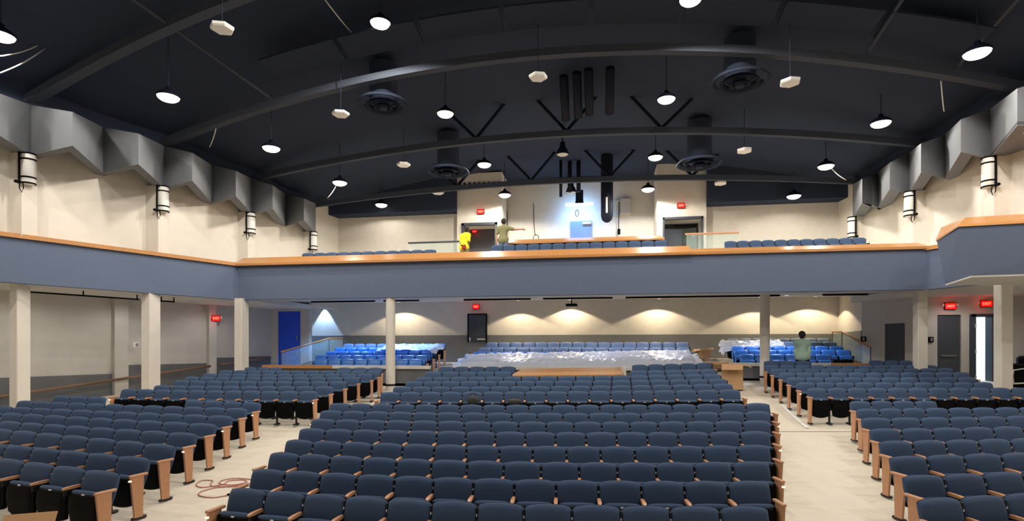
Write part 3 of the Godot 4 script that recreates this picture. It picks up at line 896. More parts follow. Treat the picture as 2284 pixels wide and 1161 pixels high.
func row_point(r: Array, t: float) -> Array:       # a row is an arc through three plan points; returns x, d, turn
	var x0: float = r[5]; var d0: float = r[6]; var xm: float = r[7]; var dm: float = r[8]; var x1: float = r[9]; var d1: float = r[10]
	var f := func(x: float) -> float:
		return d0 * (x - xm) * (x - x1) / ((x0 - xm) * (x0 - x1)) + dm * (x - x0) * (x - x1) / ((xm - x0) * (xm - x1)) + d1 * (x - x0) * (x - xm) / ((x1 - x0) * (x1 - xm))
	var x := lerpf(x0, x1, t)
	var e := 0.05
	return [x, f.call(x), atan2(f.call(x + e) - f.call(x - e), 2.0 * e)]

func seats() -> void:
	seat_meshes()
	var table := [
		[0,0,12,0,1, -4.64,6.50, -1.16,6.34, 1.86,6.61],
		[0,1,13,0,1, -4.91,7.36, -1.13,7.30, 2.16,7.63],
		[0,2,14,0,1, -5.24,8.32, -1.36,8.19, 2.45,8.66],
		[0,3,15,0,1, -5.50,9.22, -1.67,9.18, 2.77,9.77],
		[0,4,16,0,1, -5.80,10.20, -1.96,10.29, 3.08,10.86],
		[0,5,17,0,1, -6.06,11.13, -2.14,11.24, 3.37,11.88],
		[0,6,18,0,1, -6.37,12.11, -1.83,12.21, 3.67,12.96],
		[0,7,19,0,1, -6.63,13.08, -1.44,13.21, 3.87,13.64],
		[1,0,5,0,1, -10.04,7.62, -7.97,7.18, -6.63,6.91],
		[1,1,6,0,1, -10.82,8.38, -8.49,7.99, -6.86,7.71],
		[1,2,7,0,1, -12.12,9.54, -9.25,8.98, -7.11,8.54],
		[1,3,9,0,1, -13.45,10.39, -9.93,9.83, -7.46,9.50],
		[1,4,10,0,1, -14.48,11.22, -10.61,10.73, -7.73,10.40],
		[1,5,11,0,1, -15.03,11.92, -11.28,11.53, -7.96,11.24],
		[1,6,12,0,1, -15.31,12.73, -11.47,12.38, -8.24,12.17],
		[1,7,4,0,1, -10.68,13.16, -9.53,13.10, -8.42,12.99],
		[1,7,3,1,1, -14.92,13.39, -14.04,13.34, -13.18,13.30],
		[2,0,3,0,1, 3.58,7.06, 4.42,7.32, 5.23,7.56],
		[2,1,4,0,1, 3.92,8.07, 4.78,8.29, 6.17,8.68],
		[2,2,4,0,1, 4.26,9.14, 5.44,9.44, 6.60,9.70],
		[2,3,5,0,1, 4.62,10.25, 5.99,10.50, 7.41,10.80],
		[2,4,6,0,1, 4.92,11.26, 6.39,11.51, 8.35,11.92],
		[2,5,6,0,1, 5.24,12.35, 6.99,12.59, 8.73,12.95],
		[2,6,8,0,1, 5.54,13.28, 7.43,13.46, 9.38,13.63],
		[2,7,4,0,1, 5.65,13.88, 6.59,13.96, 7.53,14.01],
		[3,0,17,0,1, -5.73,14.13, -1.00,14.51, 3.55,15.04],
		[3,1,17,0,1, -5.67,14.89, -1.05,15.25, 3.57,15.92],
		[3,2,17,0,0, -5.63,15.78, -1.11,16.15, 3.60,16.76],
		[3,3,17,0,0, -5.59,16.58, -1.17,16.98, 3.62,17.70],
		[3,4,5,0,0, -5.65,17.71, -4.21,17.79, -2.79,17.88],
		[3,4,5,1,0, 0.96,18.25, 2.30,18.45, 3.70,18.72],
		[3,5,5,0,0, -5.51,18.90, -4.17,18.98, -2.85,19.07],
		[3,5,5,1,0, 1.09,19.56, 2.48,19.88, 3.83,20.15],
		[4,0,11,0,1, -13.54,14.16, -10.40,14.10, -7.50,14.16],
		[4,1,10,0,1, -12.99,14.73, -10.16,14.74, -7.41,14.86],
		[4,2,10,0,0, -13.04,15.58, -10.14,15.57, -7.38,15.68],
		[4,3,11,0,0, -13.23,16.29, -10.33,16.34, -7.38,16.58],
		[4,4,11,0,0, -13.12,16.97, -10.12,17.01, -7.23,17.24],
		[4,5,11,0,0, -13.10,17.75, -10.08,17.77, -7.22,17.84],
		[4,6,3,0,0, -12.66,18.51, -11.94,18.54, -11.19,18.51],
		[4,6,3,1,0, -9.12,18.53, -8.28,18.57, -7.44,18.60],
		[5,0,11,0,1, 5.22,15.30, 7.94,15.50, 10.56,15.69],
		[5,1,10,0,1, 5.26,16.19, 7.72,16.33, 10.21,16.51],
		[5,2,10,0,0, 5.28,17.05, 7.77,17.18, 10.33,17.35],
		[5,3,11,0,0, 5.35,18.01, 8.08,18.13, 10.74,18.34],
		[5,4,11,0,0, 5.37,18.88, 8.07,18.99, 10.79,19.19],
		[5,5,11,0,0, 5.38,19.65, 8.12,19.74, 10.69,19.83],
		[5,6,3,0,0, 5.62,20.55, 6.39,20.57, 7.16,20.59],
		[5,6,3,1,0, 9.05,20.72, 9.75,20.73, 10.43,20.74]]
	var blocks := ["middle front block", "front handrail-side block", "front doorway-side block", "middle rear block", "rear handrail-side block", "rear doorway-side block"]
	var proto := make_seat()
	var far := []
	for r in table:
		var n: int = r[2]
		var b: int = r[0]
		var pitch := Vector2(r[9] - r[5], r[10] - r[6]).length() / n
		for i in n:
			var q := row_point(r, (i + 0.5) / n)
			var at := V(q[0], floor_y(q[1]), q[1])
			var turn: float = q[2] + (0.02 if b == 1 else 0.0)
			var sc := pitch / 0.545
			if r[4] == 0:
				far.append([Transform3D(Basis(Vector3.UP, turn).scaled_local(Vector3(sc, 1, 1)), at), i == 0, i == n - 1, "%s row, %s%s" % [ORD[r[1]], blocks[b], ["", " far part"][r[3]]]])
				continue
			# count from the aisle that the photograph shows best
			var from_cord: bool = b != 2 and b != 5
			var k: int = i if b == 0 or b == 2 or b == 3 or b == 5 else n - 1 - i
			var place: String = "%s from %s" % [ORD[k], "the coiled-cord aisle" if from_cord else "the wide clear aisle"]
			var row: String = "%s row" % ORD[r[1]]
			if b == 1 and r[1] == 7:
				place = "%s of the %s part" % [ORD[k], "short inner" if r[3] == 0 else "short outer"]
			var o: Node3D = proto.duplicate()
			o.name = numbered("theatre_seat")
			add_child(o)
			o.position = at
			o.rotation.y = turn
			tag(o, "navy seat, %s, %s, %s" % [place, row, blocks[b]], "seat", "navy seats, %s of the %s" % [row, blocks[b]])
			for c in o.get_children():
				c.scale.x = sc
			for s in [-1, 1]:
				var at_end: bool = (s < 0 and i == 0) or (s > 0 and i == n - 1)
				if at_end:
					var e := part("end_panel", S.end, o, Vector3(s * pitch * 0.5 + s * 0.02, 0, 0))
					part("foot", S.end_foot, e, Vector3(-s * 0.03, 0, 0))
					if (r[1] + b) % 2 == 0:
						part("aisle_light", S.aisle, e)
				elif s > 0:
					part("armrest", S.arm, o, Vector3(pitch * 0.5, 0, 0))
					var leg := part("standard", S.leg, o, Vector3(pitch * 0.5, 0, 0))
					part("bolt", S.bolt, leg)
	proto.free()
	# the rows farther back, past the three hundred that show largest
	var all := mesh_tool()
	var am := ArrayMesh.new()
	for pair in [[M.fabric, [S.back, S.seat]], [M.black, [S.pan]], [M.wood, [S.arm]], [M.steel_black, [S.leg]]]:
		var st := SurfaceTool.new()
		for m in pair[1]:
			var shift := Vector3(0.2725, 0, 0) if m == S.arm or m == S.leg else Vector3.ZERO
			st.append_from(m, 0, Transform3D(Basis.IDENTITY, shift))
		am = st.commit(am)
		am.surface_set_material(am.get_surface_count() - 1, pair[0])
	var mm := MultiMesh.new()
	mm.transform_format = MultiMesh.TRANSFORM_3D
	mm.mesh = am
	mm.instance_count = far.size()
	for i in far.size():
		mm.set_instance_transform(i, far[i][0])
	var mi := MultiMeshInstance3D.new()
	mi.name = "theatre_seats"
	mi.multimesh = mm
	add_child(mi)
	tag(mi, "far rows of navy theatre seats in the rear blocks under the balcony", "seats", "", "stuff")
	# wooden end panels of those rows are things one can count along the aisles
	var side := 0
	for f in far:
		for s in [-1, 1]:
			if (s < 0 and f[1]) or (s > 0 and f[2]):
				var o := Node3D.new()
				o.name = numbered("aisle_end_panel")
				add_child(o)
				var t: Transform3D = f[0]
				o.transform = Transform3D(t.basis.orthonormalized(), t * Vector3(s * 0.2925, 0, 0))
				part("board", S.end, o)
				part("foot", S.end_foot, o, Vector3(-s * 0.03, 0, 0))
				var where := "stage-facing wooden end panel closing a far row"
				tag(o, "wooden end panel, %s, end nearer the %s" % [f[3], "handrail wall" if s < 0 else "doorway"], "end panel", "wooden end panels of the far rows")

func covered_row(x0: float, d0: float, x1: float, d1: float, n: int, top: float, label: String, group: String, called := "covered_seat") -> void:
	for i in n:
		var t := (i + 0.5) / n
		var x := lerpf(x0, x1, t)
		var d := lerpf(d0, d1, t)
		var sc: float = Vector2(x1 - x0, d1 - d0).length() / n / 0.545
		var at := V(x, top - 0.88, d)
		var o: Node3D
		if S.has(called):
			o = S[called].duplicate()
			o.name = numbered(called)
			add_child(o)
		else:
			o = Node3D.new()
			o.name = numbered(called)
			add_child(o)
			var covered := called == "covered_seat"
			part("backrest", S.cover_back if covered else (S.grey_blue_back if called == "bare_seat" else S.back), o)
			part("seat_cushion", S.cover_seat if covered else (S.grey_blue_seat if called == "bare_seat" else S.seat), o)
			part("seat_pan", S.pan, o)
			part("standard", S.leg, o, Vector3(0.2725, 0, 0))
			S[called] = o
		o.position = at
		o.rotation.y = atan2(d1 - d0, x1 - x0)
		o.scale.x = sc
		tag(o, label % ORD[i], "seat", group)

func platforms() -> void:
	S.cover_back = cushion(0.262, 0.266, 0.34, 0.885, 0.012, 0.075, 0.12, M.blue_cover)
	var st := smooth_tool()
	st.append_from(cushion(0.24, 0.25, 0.25, 0.66, 0.004, 0.055, 0.0, M.blue_cover), 0, Transform3D(Basis.IDENTITY, Vector3(0, 0, 0.23)))
	S.cover_seat = done(st, M.blue_cover, false)
	S.grey_blue_back = cushion(0.24, 0.27, 0.36, 0.895, 0.026, 0.055, 0.13, M.grey_blue)
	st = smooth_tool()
	st.append_from(cushion(0.2, 0.225, 0.27, 0.655, 0.006, 0.045, 0.0, M.grey_blue), 0, Transform3D(Basis.IDENTITY, Vector3(0, 0, 0.21)))
	S.grey_blue_seat = done(st, M.grey_blue, false)
	# stepped platforms: [x0, x1, rows of [front d, top of seat back]]
	var tiers := [["handrail-side platform of covered seats", -12.6, -6.2, 20.0, [[20.9, 2.59], [21.8, 2.73], [22.7, 2.88], [23.6, 3.05], [24.5, 3.22]], [[-11.2, -6.77, 8], [-11.68, -6.82, 9], [-11.68, -6.89, 9], [-11.72, -6.98, 9], [-11.74, -6.85, 9]]],
		["middle platform of covered seats", -5.8, 3.85, 20.9, [[21.75, 2.53], [22.65, 2.7], [23.55, 2.86], [24.45, 3.04], [25.35, 3.28]], [[-5.5, 3.6, 16], [-5.5, 3.7, 16], [-5.34, 3.75, 16], [-5.3, 3.77, 16], [-5.14, 3.87, 16]]],
		["doorway-side platform of covered seats", 4.95, 9.95, 21.7, [[22.6, 2.79], [23.4, 2.95], [24.2, 3.1], [25.0, 3.28], [25.8, 3.44]], [[5.3, 8.55, 6], [5.29, 9.58, 8], [5.36, 9.62, 8], [5.3, 9.68, 8], [5.51, 9.73, 8]]]]
	var b := 0
	for t in tiers:
		st = mesh_tool()
		var rows: Array = t[4]
		for k in rows.size():
			var f: float = t[3] if k == 0 else rows[k][0] - 0.55
			var e: float = rows[k + 1][0] - 0.55 if k < rows.size() - 1 else 26.9
			prism(st, [[t[1], f], [t[2], f], [t[2], e], [t[1], e]], 1.0, rows[k][1] - 0.88)
		struct("floor_platform", done(st, M.carpet), "stepped floor of the " + t[0], "floor")
		for k in rows.size():
			var sr: Array = t[5][k]
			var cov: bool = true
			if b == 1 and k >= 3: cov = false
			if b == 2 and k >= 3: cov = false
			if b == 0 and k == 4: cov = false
			var kind := "blue-covered seat" if cov else "grey-blue seat"
			var off := 0.14 if b == 1 else 0.0
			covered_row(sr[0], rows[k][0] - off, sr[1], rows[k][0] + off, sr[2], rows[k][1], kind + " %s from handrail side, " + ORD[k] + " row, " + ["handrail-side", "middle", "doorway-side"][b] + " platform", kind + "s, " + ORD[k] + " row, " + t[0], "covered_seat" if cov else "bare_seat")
		b += 1
	# low front walls: wainscot panel under a broad cap
	var caps := [[-12.9, -6.2, 20.0, 2.37, "wood", "low platform wall with wood cap, part painted pale as reflection, near the blue-lit door"], [-5.9, 3.9, 20.75, 2.33, "sheet", "low pale-capped wall in front of the plastic-covered middle platform"], [4.95, 10.3, 21.7, 2.48, "wood2", "low wood-capped platform wall behind the person in the green sweater"]]
	for c in caps:
		var o := struct_node("wall_platform", c[5], "low wall")
		st = mesh_tool()
		prism(st, [[c[0], c[2]], [c[1], c[2]], [c[1], c[2] + 0.12], [c[0], c[2] + 0.12]], floor_y(c[2]) - 0.3, c[3] - 0.12)
		part("panel", done(st, M.wainscot), o)
		st = mesh_tool()
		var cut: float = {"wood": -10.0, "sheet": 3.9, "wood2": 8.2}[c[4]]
		for e in [[c[0], cut, M.cap_wood if c[4] == "wood" else M.soffit], [cut, c[1], M.soffit if c[4] == "wood" else M.cap_wood]]:  # pale stretches of the outer wood caps paint reflected light
			if e[1] - e[0] < 0.01: continue
			st = mesh_tool()
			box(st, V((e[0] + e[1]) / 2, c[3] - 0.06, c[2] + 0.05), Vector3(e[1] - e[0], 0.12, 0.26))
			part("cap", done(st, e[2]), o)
	# pale steps in the aisles between the platforms
	for s in [[-6.2, -5.8, "handrail-side"], [3.9, 4.95, "doorway-side"]]:
		st = mesh_tool()
		for k in 6:
			var f := 20.6 + 0.85 * k
			prism(st, [[s[0], f], [s[1], f], [s[1], 26.9], [s[0], 26.9]], 1.2, 1.78 + 0.16 * k)
		struct("floor_steps", done(st, M.carpet), "pale steps climbing between the middle and %s platforms" % s[2], "steps")
	# end panels on the middle platform's aisle
	for k in 4:
		var o := thing("platform_end_panel", "upright wooden end panel of the handrail-side platform, %s row, beside the steps" % ORD[k], "end panel", V(-6.45 - 0.03 * k, 1.75 + 0.16 * k, 20.75 + 0.9 * k), 0.0, "end panels beside the platform steps")
		part("board", S.end, o)
		part("foot", S.end_foot, o)
	# guards of glass with a wooden rail along the outer ends
	for g in [[[-12.5, 2.45, 20.6], [-12.2, 3.47, 24.0], [-12.1, 3.5, 25.2], "glass guard with slanting wooden rail beside the blue-lit covered seats"], [[9.85, 2.62, 22.4], [9.75, 3.69, 24.6], [9.7, 3.71, 25.4], "glass guard with slanting wooden rail at the doorway-side platform end"]]:
		var o := thing("glass_guard", g[3], "guard rail")
		var a := V(g[0][0], g[0][1] + 0.42, g[0][2])
		var c := V(g[1][0], g[1][1], g[1][2])
		var e := V(g[2][0], g[2][1], g[2][2])
		st = smooth_tool()
		tube(st, [a, c, e], 0.035, 10)
		part("handrail", done(st, M.cap_wood, true), o)
		st = mesh_tool()
		for pr in [[a, c], [c, e]]:
			var d0: Vector3 = pr[0]
			var d1: Vector3 = pr[1]
			hexa(st, [d0 + Vector3(-.006, -0.75, 0), d0 + Vector3(.006, -0.75, 0), d1 + Vector3(.006, -0.75, 0), d1 + Vector3(-.006, -0.75, 0), d0 + Vector3(-.006, -0.05, 0), d0 + Vector3(.006, -0.05, 0), d1 + Vector3(.006, -0.05, 0), d1 + Vector3(-.006, -0.05, 0)])
		part("pane", done(st, M.glass), o)
		st = mesh_tool()
		tube(st, [a + Vector3(0, -0.78, 0), c + Vector3(0, -0.78, 0), e + Vector3(0, -0.78, 0)], 0.03, 6)
		for p in [a, c, e]:
			tube(st, [p, p + Vector3(0, -0.8, 0)], 0.018, 6)
		part("shoe", done(st, M.door_grey), o)

func plastic(called_label: String, x0: float, x1: float, d0: float, d1: float, prof: Array, sd: int) -> void:
	# crumpled sheet draped over rows of seats; prof gives the height over depth
	var n := FastNoiseLite.new()
	n.seed = sd
	n.frequency = 2.4
	n.fractal_octaves = 3
	n.noise_type = FastNoiseLite.TYPE_SIMPLEX
	var st := smooth_tool()
	var f := func(u: float, v: float) -> Vector3:
		var x := lerpf(x0, x1, u) + 0.12 * n.get_noise_2d(v * 4.0, 9.0)
		var d := lerpf(d0, d1, v) + 0.05 * n.get_noise_2d(u * 30.0, 3.0)
		var y := lerp_table(prof, d) + 0.07 * absf(n.get_noise_2d(x * 1.3, d * 1.5)) + 0.1 * absf(n.get_noise_2d(x * 2.6, d * 4.5))
		if u < 0.03 or u > 0.97: y -= 0.18
		return V(x, y + (0.02 * (x - x0) if sd == 4 else 0.0), d)
	grid(st, int((x1 - x0) * 11.0), 26, f)
	single("plastic_sheet", done(st, M.sheet, true), called_label, "plastic sheet")

# ---------- balcony furniture and fittings on walls ----------
func balcony_things() -> void:
	for r in [[-11.83, 21.0, -6.25, 21.0, 11, 6.83, "handrail-side balcony row"], [-4.05, 20.85, 2.42, 20.85, 14, 6.9, "middle balcony row before the wood-capped wall"], [4.41, 21.0, 9.07, 21.0, 11, 6.83, "doorway-side balcony row"]]:
		covered_row(r[0], r[1], r[2], r[3], r[4], r[5], "slate balcony seat %s from the handrail side, " + r[6], "slate seats, " + r[6], "balcony_seat")
	# low wall with a wooden cap behind the middle balcony seats
	var o := struct_node("wall_balcony", "low wall with wooden cap behind the middle balcony seats", "low wall")
	var st := mesh_tool()
	prism(st, [[-3.6, 22.0], [2.4, 22.0], [2.4, 22.12], [-3.6, 22.12]], 6.2, 7.14)
	part("panel", done(st, M.black), o)
	st = mesh_tool()
	hexa(st, [V(-3.7, 7.14, 21.9), V(2.45, 7.14, 21.9), V(2.3, 7.14, 22.4), V(-3.7, 7.14, 22.4), V(-3.7, 7.2, 21.9), V(2.45, 7.2, 21.9), V(2.3, 7.4, 22.4), V(-3.7, 7.4, 22.4)])
	part("wood_cap", done(st, M.cap_wood), o)
	for g in [[-7.67, -5.25, 7.28, 21.8, 6.25, "dark wooden handrail over glass behind the yellow shirt"], [3.35, 5.38, 7.53, 23.0, 6.6, "wooden handrail over glass before the half-open balcony door"]]:
		o = thing("glass_guard", g[5], "guard rail")
		st = mesh_tool()
		soft_box(st, V((g[0] + g[1]) / 2, g[2], g[3]), Vector3(g[1] - g[0], 0.07, 0.06), 0.02)
		part("handrail", done(st, M.wood if g[0] > 0 else M.door_grey), o)
		st = mesh_tool()
		box(st, V((g[0] + g[1]) / 2, (g[2] + g[4]) / 2, g[3]), Vector3(g[1] - g[0] - 0.1, g[2] - g[4] - 0.08, 0.012))
		part("pane", done(st, M.glass), o)
		st = mesh_tool()
		box(st, V((g[0] + g[1]) / 2, g[4] + 0.06, g[3]), Vector3(g[1] - g[0], 0.12, 0.06))
		part("shoe", done(st, M.steel), o)
	# doors of the balcony
	st = mesh_tool()
	box(st, V(-0.9, 8.1, 27.93), Vector3(1.04, 2.4, 0.06))
	var d := struct("door_5", done(st, M.door_slate), "blue-grey door under the tube lamp in the set-back balcony wall", "door")
	st = mesh_tool()
	box(st, V(-0.62, 9.18, 27.84), Vector3(0.42, 0.1, 0.1))
	part("closer", done(st, M.plate), d)
	st = mesh_tool()
	for s in [[-6.55, -6.43], [-4.92, -4.8]]:
		prism(st, [[s[0], 26.2], [s[1], 26.2], [s[1], 26.4], [s[0], 26.4]], 6.9, 9.0)
	prism(st, [[-6.55, 26.2], [-4.8, 26.2], [-4.8, 26.4], [-6.55, 26.4]], 8.9, 9.02)
	struct("door_6", done(st, M.door_grey), "dark frame of the open doorway behind the yellow shirt", "door")
	st = mesh_tool()
	for s in [[2.84, 2.92], [4.53, 4.61]]:
		prism(st, [[s[0], 26.2], [s[1], 26.2], [s[1], 26.4], [s[0], 26.4]], 6.9, 8.94)
	prism(st, [[2.84, 26.2], [4.61, 26.2], [4.61, 26.4], [2.84, 26.4]], 8.86, 8.96)
	d = struct("door_7", done(st, M.door_grey), "grey door frame with one leaf ajar behind the wooden balcony rail", "door")
	st = mesh_tool()
	strip(st, 2.95, 26.5, 3.75, 26.75, 6.95, 8.5, 0.05)
	part("door_leaf", done(st, M.door_grey), d)
	st = mesh_tool()
	strip(st, 3.55, 27.9, 4.5, 27.4, 6.95, 8.7, 0.05)
	part("door_leaf", done(st, M.glass), d)
	st = mesh_tool()
	box(st, V(3.9, 8.68, 26.9), Vector3(1.0, 0.07, 0.08), Basis(Vector3.BACK, -0.06))
	part("closer", done(st, M.black), d)

func exit_sign(at: Vector3, turn: float, label: String, size := 1.0) -> void:
	var o := thing("exit_sign", label, "exit sign", at, turn, "red exit signs")
	var st := mesh_tool()
	soft_box(st, Vector3.ZERO, Vector3(0.36, 0.25, 0.07) * size, 0.02)
	part("housing", done(st, M.black), o)
	st = mesh_tool()
	soft_box(st, Vector3(0, 0, 0.036 * size), Vector3(0.32, 0.21, 0.02) * size, 0.01)
	part("face", done(st, M.exit_glow), o)
	lettering("EXIT", 0.11 * size, M.exit_letter, o, Vector3(0, 0, 0.05 * size), 0.0, 0.01)
	st = mesh_tool()
	for s in [-1, 1]:
		soft_box(st, Vector3(s * 0.21 * size, 0.04, 0), Vector3(0.07, 0.08, 0.06) * size, 0.01)
	part("lamp_head", done(st, M.plate), o)
	omni(at + Basis(Vector3.UP, turn) * Vector3(0, 0, 0.14), Color(1, 0.1, 0.06), 0.05, 0.1)

func wall_things() -> void:
	glow("exit_letter", Color(1.0, 0.6, 0.5), 1.3)
	exit_sign(V(-16.0, 4.26, 21.1) + Vector3(0.25, 0, 0), 0.9, "red exit sign on the pilaster of the handrail wall")
	exit_sign(V(-5.93, 5.04, 26.68), 0.0, "red exit sign above the black door in the scallop-lit back wall")
	exit_sign(V(12.24, 4.5, 21.94), -0.2, "red exit sign above the closed dark door, beside the open one")
	exit_sign(V(13.38, 4.57, 21.94), -0.35, "red exit sign above the bright open doorway")
	exit_sign(V(-5.6, 9.53, 26.21), 0.0, "red exit sign above the balcony doorway behind the yellow shirt")
	exit_sign(V(3.65, 9.46, 26.21), 0.0, "red exit sign above the half-open balcony door")
	exit_sign(V(-6.3, 8.97, 27.97), 0.0, "tiny red exit sign deep inside the dark balcony doorway", 0.6)
	# cylinder speakers on the pilasters
	var at := [[-15.66, 13.3, 1, "first, closest to the front seats, handrail side"], [-14.38, 16.68, 1, "second along the handrail side, cord dangling below"], [-13.7, 20.42, 1, "third along the handrail side"], [-13.1, 24.25, 1, "fourth along the handrail side, at the balcony corner"], [10.88, 17.75, -1, "first on the doorway side, above the projecting box"], [10.56, 21.2, -1, "second on the doorway side"], [10.28, 24.95, -1, "third on the doorway side, at the balcony seats"]]
	for a in at:
		var o := thing("wall_speaker", "white cylinder wall speaker with black straps, %s" % a[3], "wall speaker", V(a[0], 7.55, a[1]), 0.0, "white cylinder wall speakers")
		var s: int = a[2]
		var st := smooth_tool()
		lathe(st, [[0.0, 0.0], [0.15, 0.0], [0.165, 0.02], [0.165, 0.83], [0.15, 0.85], [0.0, 0.85]], Vector3.ZERO, 24)
		part("cylinder", done(st, M.white, true), o)
		st = smooth_tool()
		for y in [0.0, 0.16, 0.66, 0.82]:
			lathe(st, [[0.166, y], [0.178, y + 0.003], [0.178, y + 0.042], [0.166, y + 0.045]], Vector3.ZERO, 24)
		var bands := part("strap", done(st, M.black, true), o)
		st = mesh_tool()
		soft_box(st, Vector3(-s * 0.05, 0.42, 0.21), Vector3(0.05, 0.9, 0.05), 0.012)
		soft_box(st, Vector3(-s * 0.07, 0.02, 0.24), Vector3(0.1, 0.07, 0.14), 0.015)
		soft_box(st, Vector3(-s * 0.04, 0.86, 0.1), Vector3(0.05, 0.05, 0.24), 0.01)
		tube(st, [Vector3(-s * 0.06, 0.0, 0.2), Vector3(-s * 0.05, -0.16, 0.2), Vector3(0, -0.26, 0.18), Vector3(s * 0.04, -0.14, 0.17), Vector3(0, 0.01, 0.15)], 0.014, 6)
		part("bracket", done(st, M.black), o)
	# brown handrail along the lower wall
	var o := thing("wall_handrail", "brown wooden handrail fixed along the dark wainscot of the side wall", "handrail")
	for seg in [[9.0, 17.6], [17.6, 20.9], [21.3, 23.6]]:
		var st := smooth_tool()
		var p := []
		for k in 7:
			var t := lerpf(seg[0], seg[1], k / 6.0)
			var q := on_left(t, 0.34)
			p.append(V(q[0], 1.62 + 0.117 * (t - 15.2), q[1]))
		tube(st, p, 0.05, 10)
		var rail := part("rail", done(st, M.rail_wood, true), o)
		st = mesh_tool()
		for k in [1, 4]:
			var t2: float = lerpf(seg[0], seg[1], k / 6.0)
			var q2 := on_left(t2, 0.15)
			box(st, V(q2[0], 1.58 + 0.117 * (t2 - 15.2), q2[1]), Vector3(0.4, 0.05, 0.04))
		part("bracket", done(st, M.steel), rail)
	# curtain tracks under the soffits
	for c in [[[-16.6, 13.8], [-15.35, 16.75], "black pipe track under the side soffit between the first two square columns"], [[-15.25, 17.0], [-14.9, 17.8], "short black pipe track behind the second square column"], [[10.9, 16.4], [11.5, 15.2], "black pipe track under the soffit beside the last square column"]]:
		var st := mesh_tool()
		var a := V(c[0][0], 4.66, c[0][1])
		var b := V(c[1][0], 4.66, c[1][1])
		tube(st, [a, b], 0.025, 8)
		for k in [0.02, 0.5, 0.98]:
			tube(st, [a.lerp(b, k), a.lerp(b, k) + Vector3(0, 0.15, 0)], 0.02, 6)
		single("pipe_track", done(st, M.black), c[2], "track")
	# black slot diffusers in the rear soffit
	var slots := [[652, 767], [789, 857], [933, 1057], [1080, 1205], [1229, 1357], [1381, 1636], [1715, 1790], [1815, 1920]]
	var xs := [[-11.9, -8.7], [-8.2, -6.5], [-4.75, -1.85], [-1.35, 1.4], [1.95, 4.8], [5.35, 8.9]]
	var i := 0
	for s in [[-12.0, -9.2], [-8.8, -7.3], [-5.4, -2.7], [-2.2, 0.5], [1.0, 6.6], [8.1, 9.6]]:
		var st := mesh_tool()
		hexa(st, [V(s[0], 4.93, 22.0), V(s[1], 4.93, 22.0), V(s[1], 4.95, 22.14), V(s[0], 4.95, 22.14), V(s[0], 4.998, 22.0), V(s[1], 4.998, 22.0), V(s[1], 5.008, 22.14), V(s[0], 5.008, 22.14)])
		single("slot_diffuser", done(st, M.black), "long black slot diffuser under the balcony, %s from the handrail side" % ORD[i], "air diffuser", "black slot diffusers")
		i += 1
	# projector hanging from that soffit
	o = thing("projector", "small black projector hanging under the balcony soffit in the middle", "projector", V(-1.1, 4.74, 22.5))
	var st := mesh_tool()
	soft_box(st, Vector3.ZERO, Vector3(0.46, 0.1, 0.34), 0.03)
	part("body", done(st, M.black), o)
	st = smooth_tool()
	lathe(st, [[0.02, 0.0], [0.02, 0.3], [0.09, 0.32]], Vector3(0, 0.05, 0), 12)
	part("mount", done(st, M.black, true), o)
	# black door high in the back wall, with a push bar
	o = thing("back_door", "black door with pale push bar in the scallop-lit back wall", "door", V(-5.88, 3.33, 26.72))
	st = mesh_tool()
	soft_box(st, Vector3(0, 0.66, 0), Vector3(0.88, 1.34, 0.06), 0.01)
	part("leaf", done(st, M.door_grey), o)
	st = mesh_tool()
	box(st, Vector3(0.46, 0.62, 0.02), Vector3(0.05, 1.42, 0.1))
	box(st, Vector3(-0.46, 0.66, 0.02), Vector3(0.04, 1.34, 0.08))
	box(st, Vector3(0, 1.35, 0.02), Vector3(0.96, 0.05, 0.08))
	part("frame", done(st, M.black), o)
	st = mesh_tool()
	soft_box(st, Vector3(0.2, 0.13, 0.06), Vector3(0.4, 0.06, 0.06), 0.015)
	soft_box(st, Vector3(-0.36, 0.13, 0.05), Vector3(0.05, 0.18, 0.04), 0.01)
	part("push_bar", done(st, M.plate), o)
	# wall plates, thermostat, cables, electric box
	for w in [[-16.62, 3.14, 18.0, "two small pale switch plates on the first lower pilaster", 0.9], [10.02, 3.37, 23.35, "black round thermostat on the angled wall beside the dark door", -0.9], [11.62, 3.32, 21.96, "small dark card reader on the wall left of the closed dark door".replace("left of", "beside"), 0.0]]:
		st = mesh_tool()
		soft_box(st, Vector3.ZERO, Vector3(0.2, 0.2, 0.06), 0.02)
		var m := single("wall_plate", done(st, M.plate if w[0] < 0 else M.black), w[3], "wall plate")
		m.position = V(w[0], w[1], w[2])
		m.rotation.y = w[4]
		st = mesh_tool()
		soft_box(st, Vector3(0.02, 0, 0.035), Vector3(0.08, 0.12, 0.02), 0.01)
		part("insert", done(st, M.steel), m)
	st = smooth_tool()
	var loop := [V(-3.27, 10.3, 27.985), V(-3.25, 9.2, 27.985), V(-3.2, 8.72, 27.985)]
	for k in 13:
		loop.append(V(-3.15 + 0.14 * sin(TAU * k / 12.0), 8.55 + 0.17 * cos(TAU * k / 12.0), 27.98))
	tube(st, loop, 0.014, 6)
	single("hanging_cable", done(st, M.black, true), "thin cable with a coiled loop on the set-back balcony wall, beside the pointing hand", "cable")
	st = smooth_tool()
	loop = []
	for k in 13:
		loop.append(V(-1.1 + 0.08 * sin(TAU * k / 12.0), 9.72 + 0.16 * cos(TAU * k / 12.0), 27.985))
	tube(st, loop, 0.014, 6)
	single("hanging_cable", done(st, M.black, true), "small loop of cable on the wall just under the tube lamp", "cable")
	o = thing("electric_box", "pale electrical box and conduit beside the hanging round duct", "electrical box", V(1.1, 9.85, 27.9))
	st = mesh_tool()
	soft_box(st, Vector3(0.15, 0.1, 0), Vector3(0.5, 0.75, 0.2), 0.02)
	soft_box(st, Vector3(-0.22, 0.0, 0), Vector3(0.22, 0.8, 0.16), 0.02)
